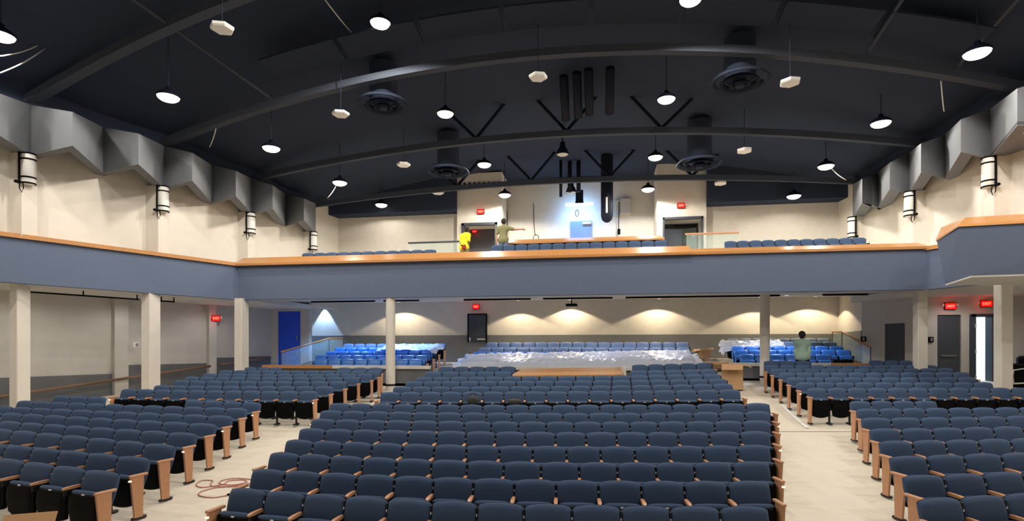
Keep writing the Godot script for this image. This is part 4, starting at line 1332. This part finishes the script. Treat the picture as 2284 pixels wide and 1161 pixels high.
	part("cabinet", done(st, M.grey_paint), o)
	st = mesh_tool()
	tube(st, [Vector3(-0.16, 0.3, 0.1), Vector3(-0.17, -1.0, 0.1)], 0.02, 6)
	part("cord", done(st, M.black), o)
	st = mesh_tool()
	soft_box(st, Vector3(-0.16, -1.15, 0.1), Vector3(0.14, 0.28, 0.08), 0.02)
	part("pendant_switch", done(st, M.black), o)

func washers() -> void:
	# recessed washers in the rear soffit: warm ones throw scallops on the back wall, one cool one by the handrail side; those over the seats are added fill
	for w in [[-9.6, 0.9, 66, 1, "second"], [-3.75, 0.95, 62, 1, "third"], [-1.35, 0.7, 64, 1, "fourth"], [2.65, 0.85, 66, 1, "fifth"], [6.9, 1.0, 62, 1, "sixth"], [9.2, 0.9, 64, 1, "seventh"], [-13.85, 0.2, 33, 0, "first"], [-8.2, 3.6, 62, 2, "second"], [-11.0, 3.6, 62, 2, "first"], [-3.6, 3.4, 72, 3, "third"], [0.0, 3.4, 72, 3, "fourth"], [3.0, 3.4, 72, 3, "fifth"], [7.2, 3.6, 56, 4, "sixth"]]:
		var d: float = 26.8 - w[1]
		var y: float = lerpf(4.81, 5.33, (d - 18.97) / 8.03)
		var o := thing("soffit_light", "recessed round light in rear soffit, %s from handrail side, %s" % [w[4], "close to the back wall" if w[3] < 2 else "added fill over seats"], "recessed light", V(w[0], y - 0.01, d), 0.0, "recessed soffit lights")
		var st := smooth_tool()
		lathe(st, [[0.07, -0.005], [0.1, -0.01], [0.1, 0.03]], Vector3.ZERO, 16)
		part("rim", done(st, M.plate, true), o)
		st = smooth_tool()
		lathe(st, [[0.0, -0.004], [0.07, -0.004], [0.07, 0.01]], Vector3.ZERO, 16)
		part("lens", done(st, M.lamp_glow, true), o)
		var c: Color = [Color(0.62, 0.78, 1.0), Color(1.0, 0.92, 0.78), Color(0.55, 0.74, 1.0), Color(0.95, 0.95, 1.0), Color(0.8, 0.88, 1.0)][w[3]]
		spot(V(w[0], y - 0.05, d), V(w[0], y - 3.0, d + 0.001), c, [11.0, 4.2, 14.0, 4.5, 8.0][w[3]], w[2], 0.12 if w[3] < 2 else 0.5, 0.04)

# ---------- loose things ----------
func carton(called: String, label: String, at: Vector3, size: Vector3, turn: float, flaps: Array) -> Node3D:
	var o := thing(called, label, "cardboard box", at, turn)
	var st := mesh_tool()
	var t := 0.012
	for s in [-1, 1]:
		box(st, Vector3(s * (size.x / 2 - t / 2), size.y / 2, 0), Vector3(t, size.y, size.z))
		box(st, Vector3(0, size.y / 2, s * (size.z / 2 - t / 2)), Vector3(size.x - 2 * t, size.y, t))
	box(st, Vector3(0, t / 2, 0), Vector3(size.x, t, size.z))
	part("body", done(st, M.card), o)
	for k in 4:
		var along: float = size.x if k < 2 else size.z
		var out: float = (size.z if k < 2 else size.x) / 2
		var dir: Vector3 = [Vector3(0, 0, 1), Vector3(0, 0, -1), Vector3(1, 0, 0), Vector3(-1, 0, 0)][k]
		var side: Vector3 = Vector3(1, 0, 0) if k < 2 else Vector3(0, 0, 1)
		var len: float = minf(size.x, size.z) * 0.48
		var a: float = flaps[k]
		var tip := dir * sin(a) * len + Vector3(0, cos(a) * len, 0)
		var hinge := dir * out + Vector3(0, size.y, 0)
		st = mesh_tool()
		var nrm := tip.normalized().cross(side).normalized() * t
		var p := [hinge - side * along / 2, hinge + side * along / 2, hinge + side * along / 2 + tip, hinge - side * along / 2 + tip]
		hexa(st, [p[0], p[1], p[1] + nrm, p[0] + nrm, p[3], p[2], p[2] + nrm, p[3] + nrm])
		part("flap", done(st, M.card), o)
	return o

func loose_things() -> void:
	# red cord on the floor of the aisle
	var st := smooth_tool()
	var pts := []
	var way := [[-6.3, 8.75], [-6.45, 8.6], [-6.75, 8.65], [-6.9, 8.85], [-6.8, 9.1], [-6.55, 9.25], [-6.35, 9.45], [-6.45, 9.65], [-6.8, 9.7], [-6.98, 9.55], [-6.9, 9.35], [-6.6, 9.3], [-6.45, 9.5], [-6.6, 9.62], [-6.85, 9.52], [-6.8, 9.32], [-7.05, 9.1], [-7.3, 9.25], [-7.35, 9.5], [-7.15, 9.5], [-6.95, 9.2], [-6.4, 9.25], [-6.1, 9.5], [-6.05, 9.75], [-6.35, 10.2], [-6.55, 10.7], [-6.6, 11.4]]
	var cv := Curve3D.new()
	for k in way.size():
		var h := Vector3.ZERO
		if k > 0 and k < way.size() - 1:
			h = (V(way[k + 1][0], 0, way[k + 1][1]) - V(way[k - 1][0], 0, way[k - 1][1])) / 6.0
		cv.add_point(V(way[k][0], 0, way[k][1]), -h, h)
	var total := cv.get_baked_length()
	for k in 161:
		var q := cv.sample_baked(total * k / 160.0, true)
		pts.append(Vector3(q.x, floor_y(-q.z) + 0.014 + 0.012 * (k % 2) * 0.0, q.z))
	tube(st, pts, 0.009, 6)
	var cd := single("extension_cord", done(st, M.cord_red, true), "loosely coiled reddish extension cord on the aisle floor", "cord")
	st = mesh_tool()
	soft_box(st, pts[0] + Vector3(0.02, 0.01, 0), Vector3(0.07, 0.035, 0.03), 0.01)
	part("plug", done(st, M.black), cd)
	# open cardboard boxes
	carton("cardboard_box", "open cardboard box at the picture's lower corner before the front seats", V(-6.95, floor_y(5.7), 5.75), Vector3(0.55, 0.42, 0.5), 0.5, [1.1, 0.7, 1.3, 0.5])
	carton("cardboard_box", "tall open tan cardboard box standing beside the rear middle block", V(4.5, floor_y(20.1), 20.1), Vector3(0.66, 0.86, 0.6), -0.25, [2.3, 1.75, 1.95, 1.6])
	var o := thing("cardboard_stack", "pile of flattened cardboard lying on the steps near the tall box", "cardboard", V(4.35, 2.24, 22.9))
	for k in 4:
		st = mesh_tool()
		soft_box(st, Vector3(0.05 * (k % 2), 0.03 + 0.06 * k, 0.04 * k), Vector3(1.1 - 0.08 * k, 0.055, 0.8), 0.01, Basis(Vector3.UP, 0.06 * k))
		part("sheet", done(st, M.card), o)
	carton("cardboard_box", "small tan cardboard box on the steps behind the flattened cardboard", V(4.3, 2.58, 24.6), Vector3(0.5, 0.34, 0.4), 0.3, [1.2, 1.2, 1.0, 1.8])
	# sloping wooden board between the middle seats
	st = mesh_tool()
	hexa(st, [V(-2.9, 2.06, 18.3), V(0.86, 2.12, 18.3), V(0.74, 2.33, 19.3), V(-2.66, 2.25, 19.3), V(-2.9, 2.11, 18.3), V(0.86, 2.17, 18.3), V(0.74, 2.38, 19.3), V(-2.66, 2.3, 19.3)])
	o = thing("sound_desk", "wooden sloping desk top set in the gap of the middle rear rows", "desk")
	part("desk_top", done(st, M.desk_wood), o)
	st = mesh_tool()
	hexa(st, [V(-2.85, 1.45, 18.4), V(0.8, 1.45, 18.4), V(0.7, 1.5, 19.2), V(-2.6, 1.5, 19.2), V(-2.85, 2.06, 18.4), V(0.8, 2.1, 18.4), V(0.7, 2.3, 19.2), V(-2.6, 2.23, 19.2)])
	part("cabinet", done(st, M.black), o)
	st = mesh_tool()
	strip(st, 0.84, 18.25, 0.7, 19.35, 2.0, 2.42, 0.05)
	part("end_board", done(st, M.soffit), o)
	# dark bags on the folded seats of the rear middle block
	for b in [[-3.22, 14.12, 0.3, 0.22, "dark rounded bag lying on the first rear row of middle seats"], [-2.15, 14.2, 0.36, 0.14, "dark crumpled bag lying on the first rear row, beside the rounded bag"]]:
		st = smooth_tool()
		lathe(st, [[0.0, 0.0], [0.13, 0.0], [0.16, 0.06], [0.15, 0.16], [0.09, 0.22], [0.0, 0.23]], Vector3.ZERO, 16)
		var m := single("bag", done(st, M.bag, true), b[4], "bag")
		m.position = V(b[0], floor_y(b[1] + 0.3) + 0.58, b[1])
		m.scale = Vector3(b[2] * 3.2, b[3] * 4.4, 0.8)
		st = smooth_tool()
		tube(st, [Vector3(-0.1, 0.2, 0), Vector3(-0.06, 0.28, 0), Vector3(0.06, 0.28, 0), Vector3(0.1, 0.2, 0)], 0.012, 6)
		part("handle", done(st, M.steel_black, true), m)
	# pale strip of flooring trim lying in the aisle
	st = mesh_tool()
	var w := [[5.28, 17.4], [5.2, 16.6], [5.12, 15.9], [5.08, 15.3], [5.06, 14.75]]
	for k in w.size() - 1:
		var a := V(w[k][0], floor_y(w[k][1]) + 0.01, w[k][1])
		var b2 := V(w[k + 1][0], floor_y(w[k + 1][1]) + 0.01, w[k + 1][1])
		hexa(st, [a + Vector3(-.04, 0, 0), a + Vector3(.04, 0, 0), b2 + Vector3(.04, 0, 0), b2 + Vector3(-.04, 0, 0), a + Vector3(-.04, .02, 0), a + Vector3(.04, .02, 0), b2 + Vector3(.04, .02, 0), b2 + Vector3(-.04, .02, 0)])
	single("floor_strip", done(st, M.white), "long pale trim strip lying on the floor of the wide clear aisle", "trim strip")
	# seam across the aisle floor
	st = mesh_tool()
	hexa(st, [V(3.95, floor_y(14.34) + .001, 14.34), V(6.2, floor_y(14.54) + .001, 14.54), V(6.2, floor_y(14.57) + .002, 14.57), V(3.95, floor_y(14.37) + .002, 14.37), V(3.95, floor_y(14.34) + .005, 14.34), V(6.2, floor_y(14.54) + .005, 14.54), V(6.2, floor_y(14.57) + .005, 14.57), V(3.95, floor_y(14.37) + .005, 14.37)])
	struct("trim_8", done(st, M.conduit), "thin grey floor seam crossing the wide clear aisle", "floor seam")
	# black wheeled cart against the outer wall
	o = thing("equipment_cart", "black equipment cart with pale trim behind the last square column", "cart", V(13.2, floor_y(20.0), 20.0), -0.3)
	st = mesh_tool()
	soft_box(st, Vector3(0, 0.55, 0), Vector3(0.7, 0.75, 0.5), 0.05)
	soft_box(st, Vector3(0.05, 1.02, -0.05), Vector3(0.3, 0.3, 0.3), 0.06)
	part("body", done(st, M.black), o)
	st = smooth_tool()
	tube(st, [Vector3(-0.28, 0.3, 0.27), Vector3(-0.28, 0.72, 0.27), Vector3(0.2, 0.82, 0.27), Vector3(0.24, 0.34, 0.27), Vector3(-0.28, 0.3, 0.27)], 0.025, 8)
	part("trim", done(st, M.plate, true), o)
	st = smooth_tool()
	for s in [-1, 1]:
		for e in [-1, 1]:
			tube(st, [Vector3(s * 0.28 - 0.02, 0.09, e * 0.18), Vector3(s * 0.28 + 0.02, 0.09, e * 0.18)], 0.09, 12)
	part("caster", done(st, M.steel_black, true), o)
	# sheets of plastic over the seats
	plastic("wrinkled white plastic sheet over the front rows of the middle platform", -5.75, 3.75, 21.0, 23.1, [[20.9, 1.9], [21.12, 2.2], [21.25, 2.38], [21.45, 2.46], [21.75, 2.55], [22.1, 2.5], [22.65, 2.72], [22.95, 2.66], [23.2, 2.45]], 4)
	plastic("wrinkled white plastic sheet over seats behind the round column, handrail side", -9.4, -6.85, 22.5, 24.1, [[22.4, 2.85], [22.7, 2.96], [23.1, 2.96], [23.6, 3.12], [24.2, 3.12]], 7)
	plastic("pale plastic sheet over a rear row beside the doorway-side round column", 5.05, 7.6, 24.55, 25.2, [[24.5, 2.75], [24.62, 2.95], [24.85, 3.2], [25.0, 3.29], [25.3, 3.25]], 9)

# ---------- people ----------
func capsule_field(bones: Array, cell: float) -> ArrayMesh:
	# surface nets over the smooth union of tapered capsules: each bone [a, b, ra, rb, blend]
	var lo := Vector3.ONE * 1e9
	var hi := -lo
	for b in bones:
		var r: float = maxf(b[2], b[3]) + 3.0 * cell
		for p in [b[0], b[1]]:
			lo = lo.min(p - Vector3.ONE * r)
			hi = hi.max(p + Vector3.ONE * r)
	var n := Vector3i(((hi - lo) / cell).ceil()) + Vector3i.ONE
	var f := PackedFloat32Array()
	f.resize(n.x * n.y * n.z)
	f.fill(1.0)
	for b in bones:
		var pa: Vector3 = b[0]
		var ba: Vector3 = b[1] - b[0]
		var ll := maxf(ba.length_squared(), 1e-9)
		var k: float = b[4]
		var r: float = maxf(b[2], b[3]) + k + 2.0 * cell
		var i0 := Vector3i(((b[0].min(b[1]) - Vector3.ONE * r - lo) / cell).floor()).clamp(Vector3i.ZERO, n - Vector3i.ONE)
		var i1 := Vector3i(((b[0].max(b[1]) + Vector3.ONE * r - lo) / cell).ceil()).clamp(Vector3i.ZERO, n - Vector3i.ONE)
		for z in range(i0.z, i1.z + 1):
			for y in range(i0.y, i1.y + 1):
				var at := (z * n.y + y) * n.x
				for x in range(i0.x, i1.x + 1):
					var p := lo + Vector3(x, y, z) * cell - pa
					var h := clampf(p.dot(ba) / ll, 0.0, 1.0)
					var d := (p - ba * h).length() - lerpf(b[2], b[3], h)
					var e := f[at + x]
					var m := maxf(k - absf(d - e), 0.0) / k
					f[at + x] = minf(d, e) - m * m * k * 0.25
	var st := smooth_tool()
	var made := {}
	var vert := func(x: int, y: int, z: int) -> Vector3:
		var key := (z * n.y + y) * n.x + x
		if made.has(key): return made[key]
		var sum := Vector3.ZERO
		var c := 0
		for e in [[0, 1], [0, 2], [0, 4], [1, 3], [1, 5], [2, 3], [2, 6], [3, 7], [4, 5], [4, 6], [5, 7], [6, 7]]:
			var a := Vector3i(x + (e[0] & 1), y + ((e[0] >> 1) & 1), z + (e[0] >> 2))
			var q := Vector3i(x + (e[1] & 1), y + ((e[1] >> 1) & 1), z + (e[1] >> 2))
			var fa := f[(a.z * n.y + a.y) * n.x + a.x]
			var fq := f[(q.z * n.y + q.y) * n.x + q.x]
			if (fa < 0) != (fq < 0):
				sum += Vector3(a).lerp(Vector3(q), fa / (fa - fq))
				c += 1
		made[key] = lo + sum / maxi(c, 1) * cell
		return made[key]
	for z in range(1, n.z - 1):
		for y in range(1, n.y - 1):
			var at := (z * n.y + y) * n.x
			for x in range(1, n.x - 1):
				var s := f[at + x] < 0
				if s != (f[at + x + 1] < 0):
					var q := [vert.call(x, y - 1, z - 1), vert.call(x, y, z - 1), vert.call(x, y, z), vert.call(x, y - 1, z)]
					if s: quad(st, q[0], q[3], q[2], q[1])
					else: quad(st, q[0], q[1], q[2], q[3])
				if s != (f[at + x + n.x] < 0):
					var q := [vert.call(x - 1, y, z - 1), vert.call(x - 1, y, z), vert.call(x, y, z), vert.call(x, y, z - 1)]
					if s: quad(st, q[0], q[3], q[2], q[1])
					else: quad(st, q[0], q[1], q[2], q[3])
				if s != (f[at + x + n.x * n.y] < 0):
					var q := [vert.call(x - 1, y - 1, z), vert.call(x, y - 1, z), vert.call(x, y, z), vert.call(x - 1, y, z)]
					if s: quad(st, q[0], q[3], q[2], q[1])
					else: quad(st, q[0], q[1], q[2], q[3])
	return done(st, M.skin, true)

func hand(wrist: Vector3, dir: Vector3, palm_side: Vector3, point: bool) -> Array:
	# palm, four fingers of unequal length with a knuckle bend each, thumb from the side of the palm near its base
	var d := dir.normalized()
	var n := palm_side.normalized()
	var s := d.cross(n).normalized()
	var b := [[wrist, wrist + d * 0.05, 0.028, 0.034, 0.02], [wrist + d * 0.04 + s * 0.018, wrist + d * 0.085 + s * 0.024, 0.022, 0.017, 0.02], [wrist + d * 0.04 - s * 0.018, wrist + d * 0.085 - s * 0.024, 0.022, 0.017, 0.02]]
	var len := [0.066, 0.078, 0.072, 0.056]
	for k in 4:
		var root: Vector3 = wrist + d * 0.088 + s * (0.03 - 0.02 * k)
		var straight: bool = point and k == 0
		var l: float = len[k]
		var bend: Vector3 = d if straight else (d * (0.35 if point else 0.85) + n * (0.9 if point else 0.5)).normalized()
		var bend2: Vector3 = d if straight else (d * (-0.6 if point else 0.45) + n * 0.9).normalized()
		var mid := root + (d if straight else (d + n * (0.6 if point else 0.15)).normalized()) * l * 0.5
		b.append([root, mid, 0.0098, 0.009, 0.004])
		b.append([mid, mid + bend * l * 0.32, 0.009, 0.0085, 0.004])
		b.append([mid + bend * l * 0.32, mid + bend * l * 0.32 + bend2 * l * 0.25, 0.0085, 0.0075, 0.004])
	var t0 := wrist + d * 0.025 + s * 0.026
	var t1 := t0 + (d * 0.6 + s * 0.7 + n * 0.4).normalized() * 0.042
	b.append([t0, t1, 0.0135, 0.011, 0.008])
	b.append([t1, t1 + (d * 0.9 + s * 0.2 + n * 0.4).normalized() * 0.032, 0.0105, 0.0085, 0.006])
	return b

func person(label: String, at: Vector3, turn: float, h: float, skin: Material, top: Material, legs: Material, arms: Array, head_turn: float, long_sleeve: bool, hat: Material, stoop: float, thighs: Array) -> Node3D:
	# local axes: the person faces -z; scaled to height h; arms: [elbow, wrist, finger direction, pointing] for -x then +x
	var o := thing("person", label, "person", at, turn)
	o.scale = Vector3.ONE * (h / 1.75)
	var ch := Vector3(0, 1.34, -stoop * 0.5)
	var nk := Vector3(0, 1.49, -stoop)
	var hd := nk + Vector3(0, 0.13, -0.025 - stoop * 0.3)
	var hb := Basis(Vector3.UP, head_turn)
	var bones := [[Vector3(-0.06, 0.95, 0), Vector3(0.06, 0.95, 0), 0.125, 0.125, 0.06], [Vector3(0, 0.98, 0), ch, 0.125, 0.13, 0.08], [ch + Vector3(-0.1, 0.02, 0), ch + Vector3(0.1, 0.02, 0), 0.11, 0.11, 0.08], [ch, nk, 0.1, 0.06, 0.05], [nk + Vector3(0, -0.03, 0), hd + Vector3(0, -0.03, 0.01), 0.056, 0.054, 0.03]]
	var shirt := [[Vector3(-0.07, 0.93, 0), Vector3(0.07, 0.93, 0), 0.15, 0.15, 0.06], [Vector3(0, 0.95, 0), ch, 0.15, 0.15, 0.08], [ch + Vector3(-0.12, 0.02, 0), ch + Vector3(0.12, 0.02, 0), 0.127, 0.127, 0.08], [ch, nk + Vector3(0, -0.035, 0), 0.1, 0.074, 0.05]]
	var head := [[hd + hb * Vector3(0, 0.02, 0.015), hd + hb * Vector3(0, 0.035, 0.02), 0.094, 0.092, 0.03], [hd + hb * Vector3(0, -0.02, -0.03), hd + hb * Vector3(0, -0.065, -0.055), 0.068, 0.042, 0.04], [hd + hb * Vector3(0, 0.0, -0.085), hd + hb * Vector3(0, -0.03, -0.104), 0.012, 0.017, 0.015], [hd + Vector3(0, -0.05, 0.01), nk + Vector3(0, -0.02, 0), 0.055, 0.058, 0.03],
		[hd + hb * Vector3(-0.03, -0.062, -0.085), hd + hb * Vector3(0.03, -0.062, -0.085), 0.009, 0.009, 0.012]]
	for s in [-1, 1]:
		head.append([hd + hb * Vector3(s * 0.092, -0.02, 0.005), hd + hb * Vector3(s * 0.098, 0.025, 0.012), 0.012, 0.018, 0.008])
	var hands := []
	for k in 2:
		var s := -1.0 if k == 0 else 1.0
		var sh := ch + Vector3(s * 0.17, 0.05, 0)
		var a: Array = arms[k]
		var el: Vector3 = sh + a[0]
		var wr: Vector3 = el + a[1]
		bones.append([ch + Vector3(s * 0.1, 0.05, 0), sh, 0.075, 0.065, 0.05])
		bones.append([sh, el, 0.052, 0.041, 0.03])
		bones.append([el, wr, 0.041, 0.028, 0.02])
		shirt.append([ch + Vector3(s * 0.1, 0.05, 0), sh, 0.09, 0.082, 0.05])
		if long_sleeve:
			shirt.append([sh, el, 0.062, 0.052, 0.03])
			shirt.append([el, wr - a[1].normalized() * 0.02, 0.052, 0.04, 0.02])
		else:
			shirt.append([sh, sh.lerp(el, 0.7), 0.074, 0.074, 0.03])
		hands.append_array(hand(wr, a[2], a[4], a[3]))
	var trousers := [[Vector3(-0.06, 0.94, 0), Vector3(0.06, 0.94, 0), 0.142, 0.142, 0.06]]
	var shoes := []
	for k in 2:
		var s := -1.0 if k == 0 else 1.0
		var hip := Vector3(s * 0.095, 0.9, 0)
		var knee: Vector3 = hip + thighs[k][0]
		var ank: Vector3 = knee + thighs[k][1]
		bones.append([hip, knee, 0.085, 0.055, 0.04])
		bones.append([knee, ank, 0.055, 0.036, 0.03])
		bones.append([ank, ank + Vector3(0, -0.05, -0.1), 0.035, 0.03, 0.02])
		trousers.append([hip, knee, 0.102, 0.072, 0.05])
		trousers.append([knee, ank + Vector3(0, 0.02, 0), 0.072, 0.058, 0.03])
		shoes.append([ank + Vector3(0, -0.045, 0.03), ank + Vector3(0, -0.055, -0.14), 0.042, 0.036, 0.02])
	var body := capsule_field(bones, 0.014)
	var bm := SurfaceTool.new()
	bm.append_from(body, 0, Transform3D.IDENTITY)
	bm.append_from(capsule_field(head, 0.006), 0, Transform3D.IDENTITY)
	bm.append_from(capsule_field(hands.slice(0, hands.size() / 2), 0.0045), 0, Transform3D.IDENTITY)
	bm.append_from(capsule_field(hands.slice(hands.size() / 2), 0.0045), 0, Transform3D.IDENTITY)
	var whole := bm.commit()
	whole.surface_set_material(0, skin)
	part("body", whole, o)
	var c := capsule_field(shirt, 0.014)
	c.surface_set_material(0, top)
	part("shirt", c, o)
	c = capsule_field(trousers, 0.014)
	c.surface_set_material(0, legs)
	part("trousers", c, o)
	c = capsule_field(shoes, 0.012)
	c.surface_set_material(0, M.black)
	part("shoes", c, o)
	c = capsule_field([[hd + hb * Vector3(0, 0.045, 0.028), hd + hb * Vector3(0, 0.05, 0.03), 0.1, 0.1, 0.02], [hd + hb * Vector3(0, -0.02, 0.05), hd + hb * Vector3(0, -0.05, 0.045), 0.075, 0.06, 0.03]], 0.008)
	c.surface_set_material(0, hat)
	part("hair", c, o)
	for s in [-1, 1]:
		var st := smooth_tool()
		var e: Vector3 = hd + hb * Vector3(s * 0.034, 0.005, -0.08)
		lathe(st, [[0.0, -0.012], [0.009, -0.008], [0.012, 0.0], [0.009, 0.008], [0.0, 0.012]], e, 10)
		part("eye", done(st, M.white, true), o)
	return o

func people() -> void:
	var down := [Vector3(-0.035, -0.29, 0.03), Vector3(0.02, -0.25, -0.05), Vector3(0.05, -1, -0.1), false, Vector3(1, 0, 0)]
	var down_r := [Vector3(0.035, -0.29, 0.03), Vector3(-0.02, -0.25, -0.05), Vector3(-0.05, -1, -0.1), false, Vector3(-1, 0, 0)]
	var stand := [[Vector3(-0.01, -0.42, -0.01), Vector3(0, -0.39, 0.02)], [Vector3(0.01, -0.42, -0.01), Vector3(0, -0.39, 0.02)]]
	var p := person("person in a bright yellow shirt with dark belt, back turned, behind the balcony parapet", V(-5.07, 5.93, 20.75), -0.5, 1.72, M.skin_dark, M.yellow, M.khaki, [down, down_r], 0.2, false, M.hair, 0.1, stand)
	var st := smooth_tool()
	lathe(st, [[0.165, 0.96], [0.172, 0.965], [0.172, 1.0], [0.165, 1.005]], Vector3.ZERO, 24)
	part("belt", done(st, M.black, true), p)
	st = mesh_tool()
	soft_box(st, Vector3(0.1, 0.9, 0.14), Vector3(0.2, 0.2, 0.1), 0.04)
	part("tool_pouch", done(st, M.red_cloth), p)
	var pointing := [Vector3(0.27, -0.06, -0.03), Vector3(0.27, 0.0, 0.0), Vector3(1, -0.03, 0), true, Vector3(0, -1, 0)]
	p = person("person in a khaki shirt and jeans, one arm stretched out pointing along the balcony", V(-3.72, 6.3, 21.6), 0.0, 1.78, M.skin, M.khaki, M.denim, [[Vector3(-0.09, -0.27, 0.02), Vector3(0.02, -0.24, 0.03), Vector3(0.05, -1, 0), false, Vector3(1, 0, 0)], pointing], 0.5, false, M.hair, 0.02, stand)
	p = person("person in a sage green sweater and black trousers seen from behind, black hair", V(6.97, 1.72, 20.8), -0.35, 1.88, M.skin_dark, M.sage, M.black, [down, down_r], -0.4, true, M.hair, 0.02, stand)

func _ready() -> void:
	set_camera()
	set_materials()
	shell()
	balcony()
	bulkheads()
	ribs()
	ceiling_fittings()
	seats()
	platforms()
	balcony_things()
	wall_things()
	washers()
	loose_things()
	people()
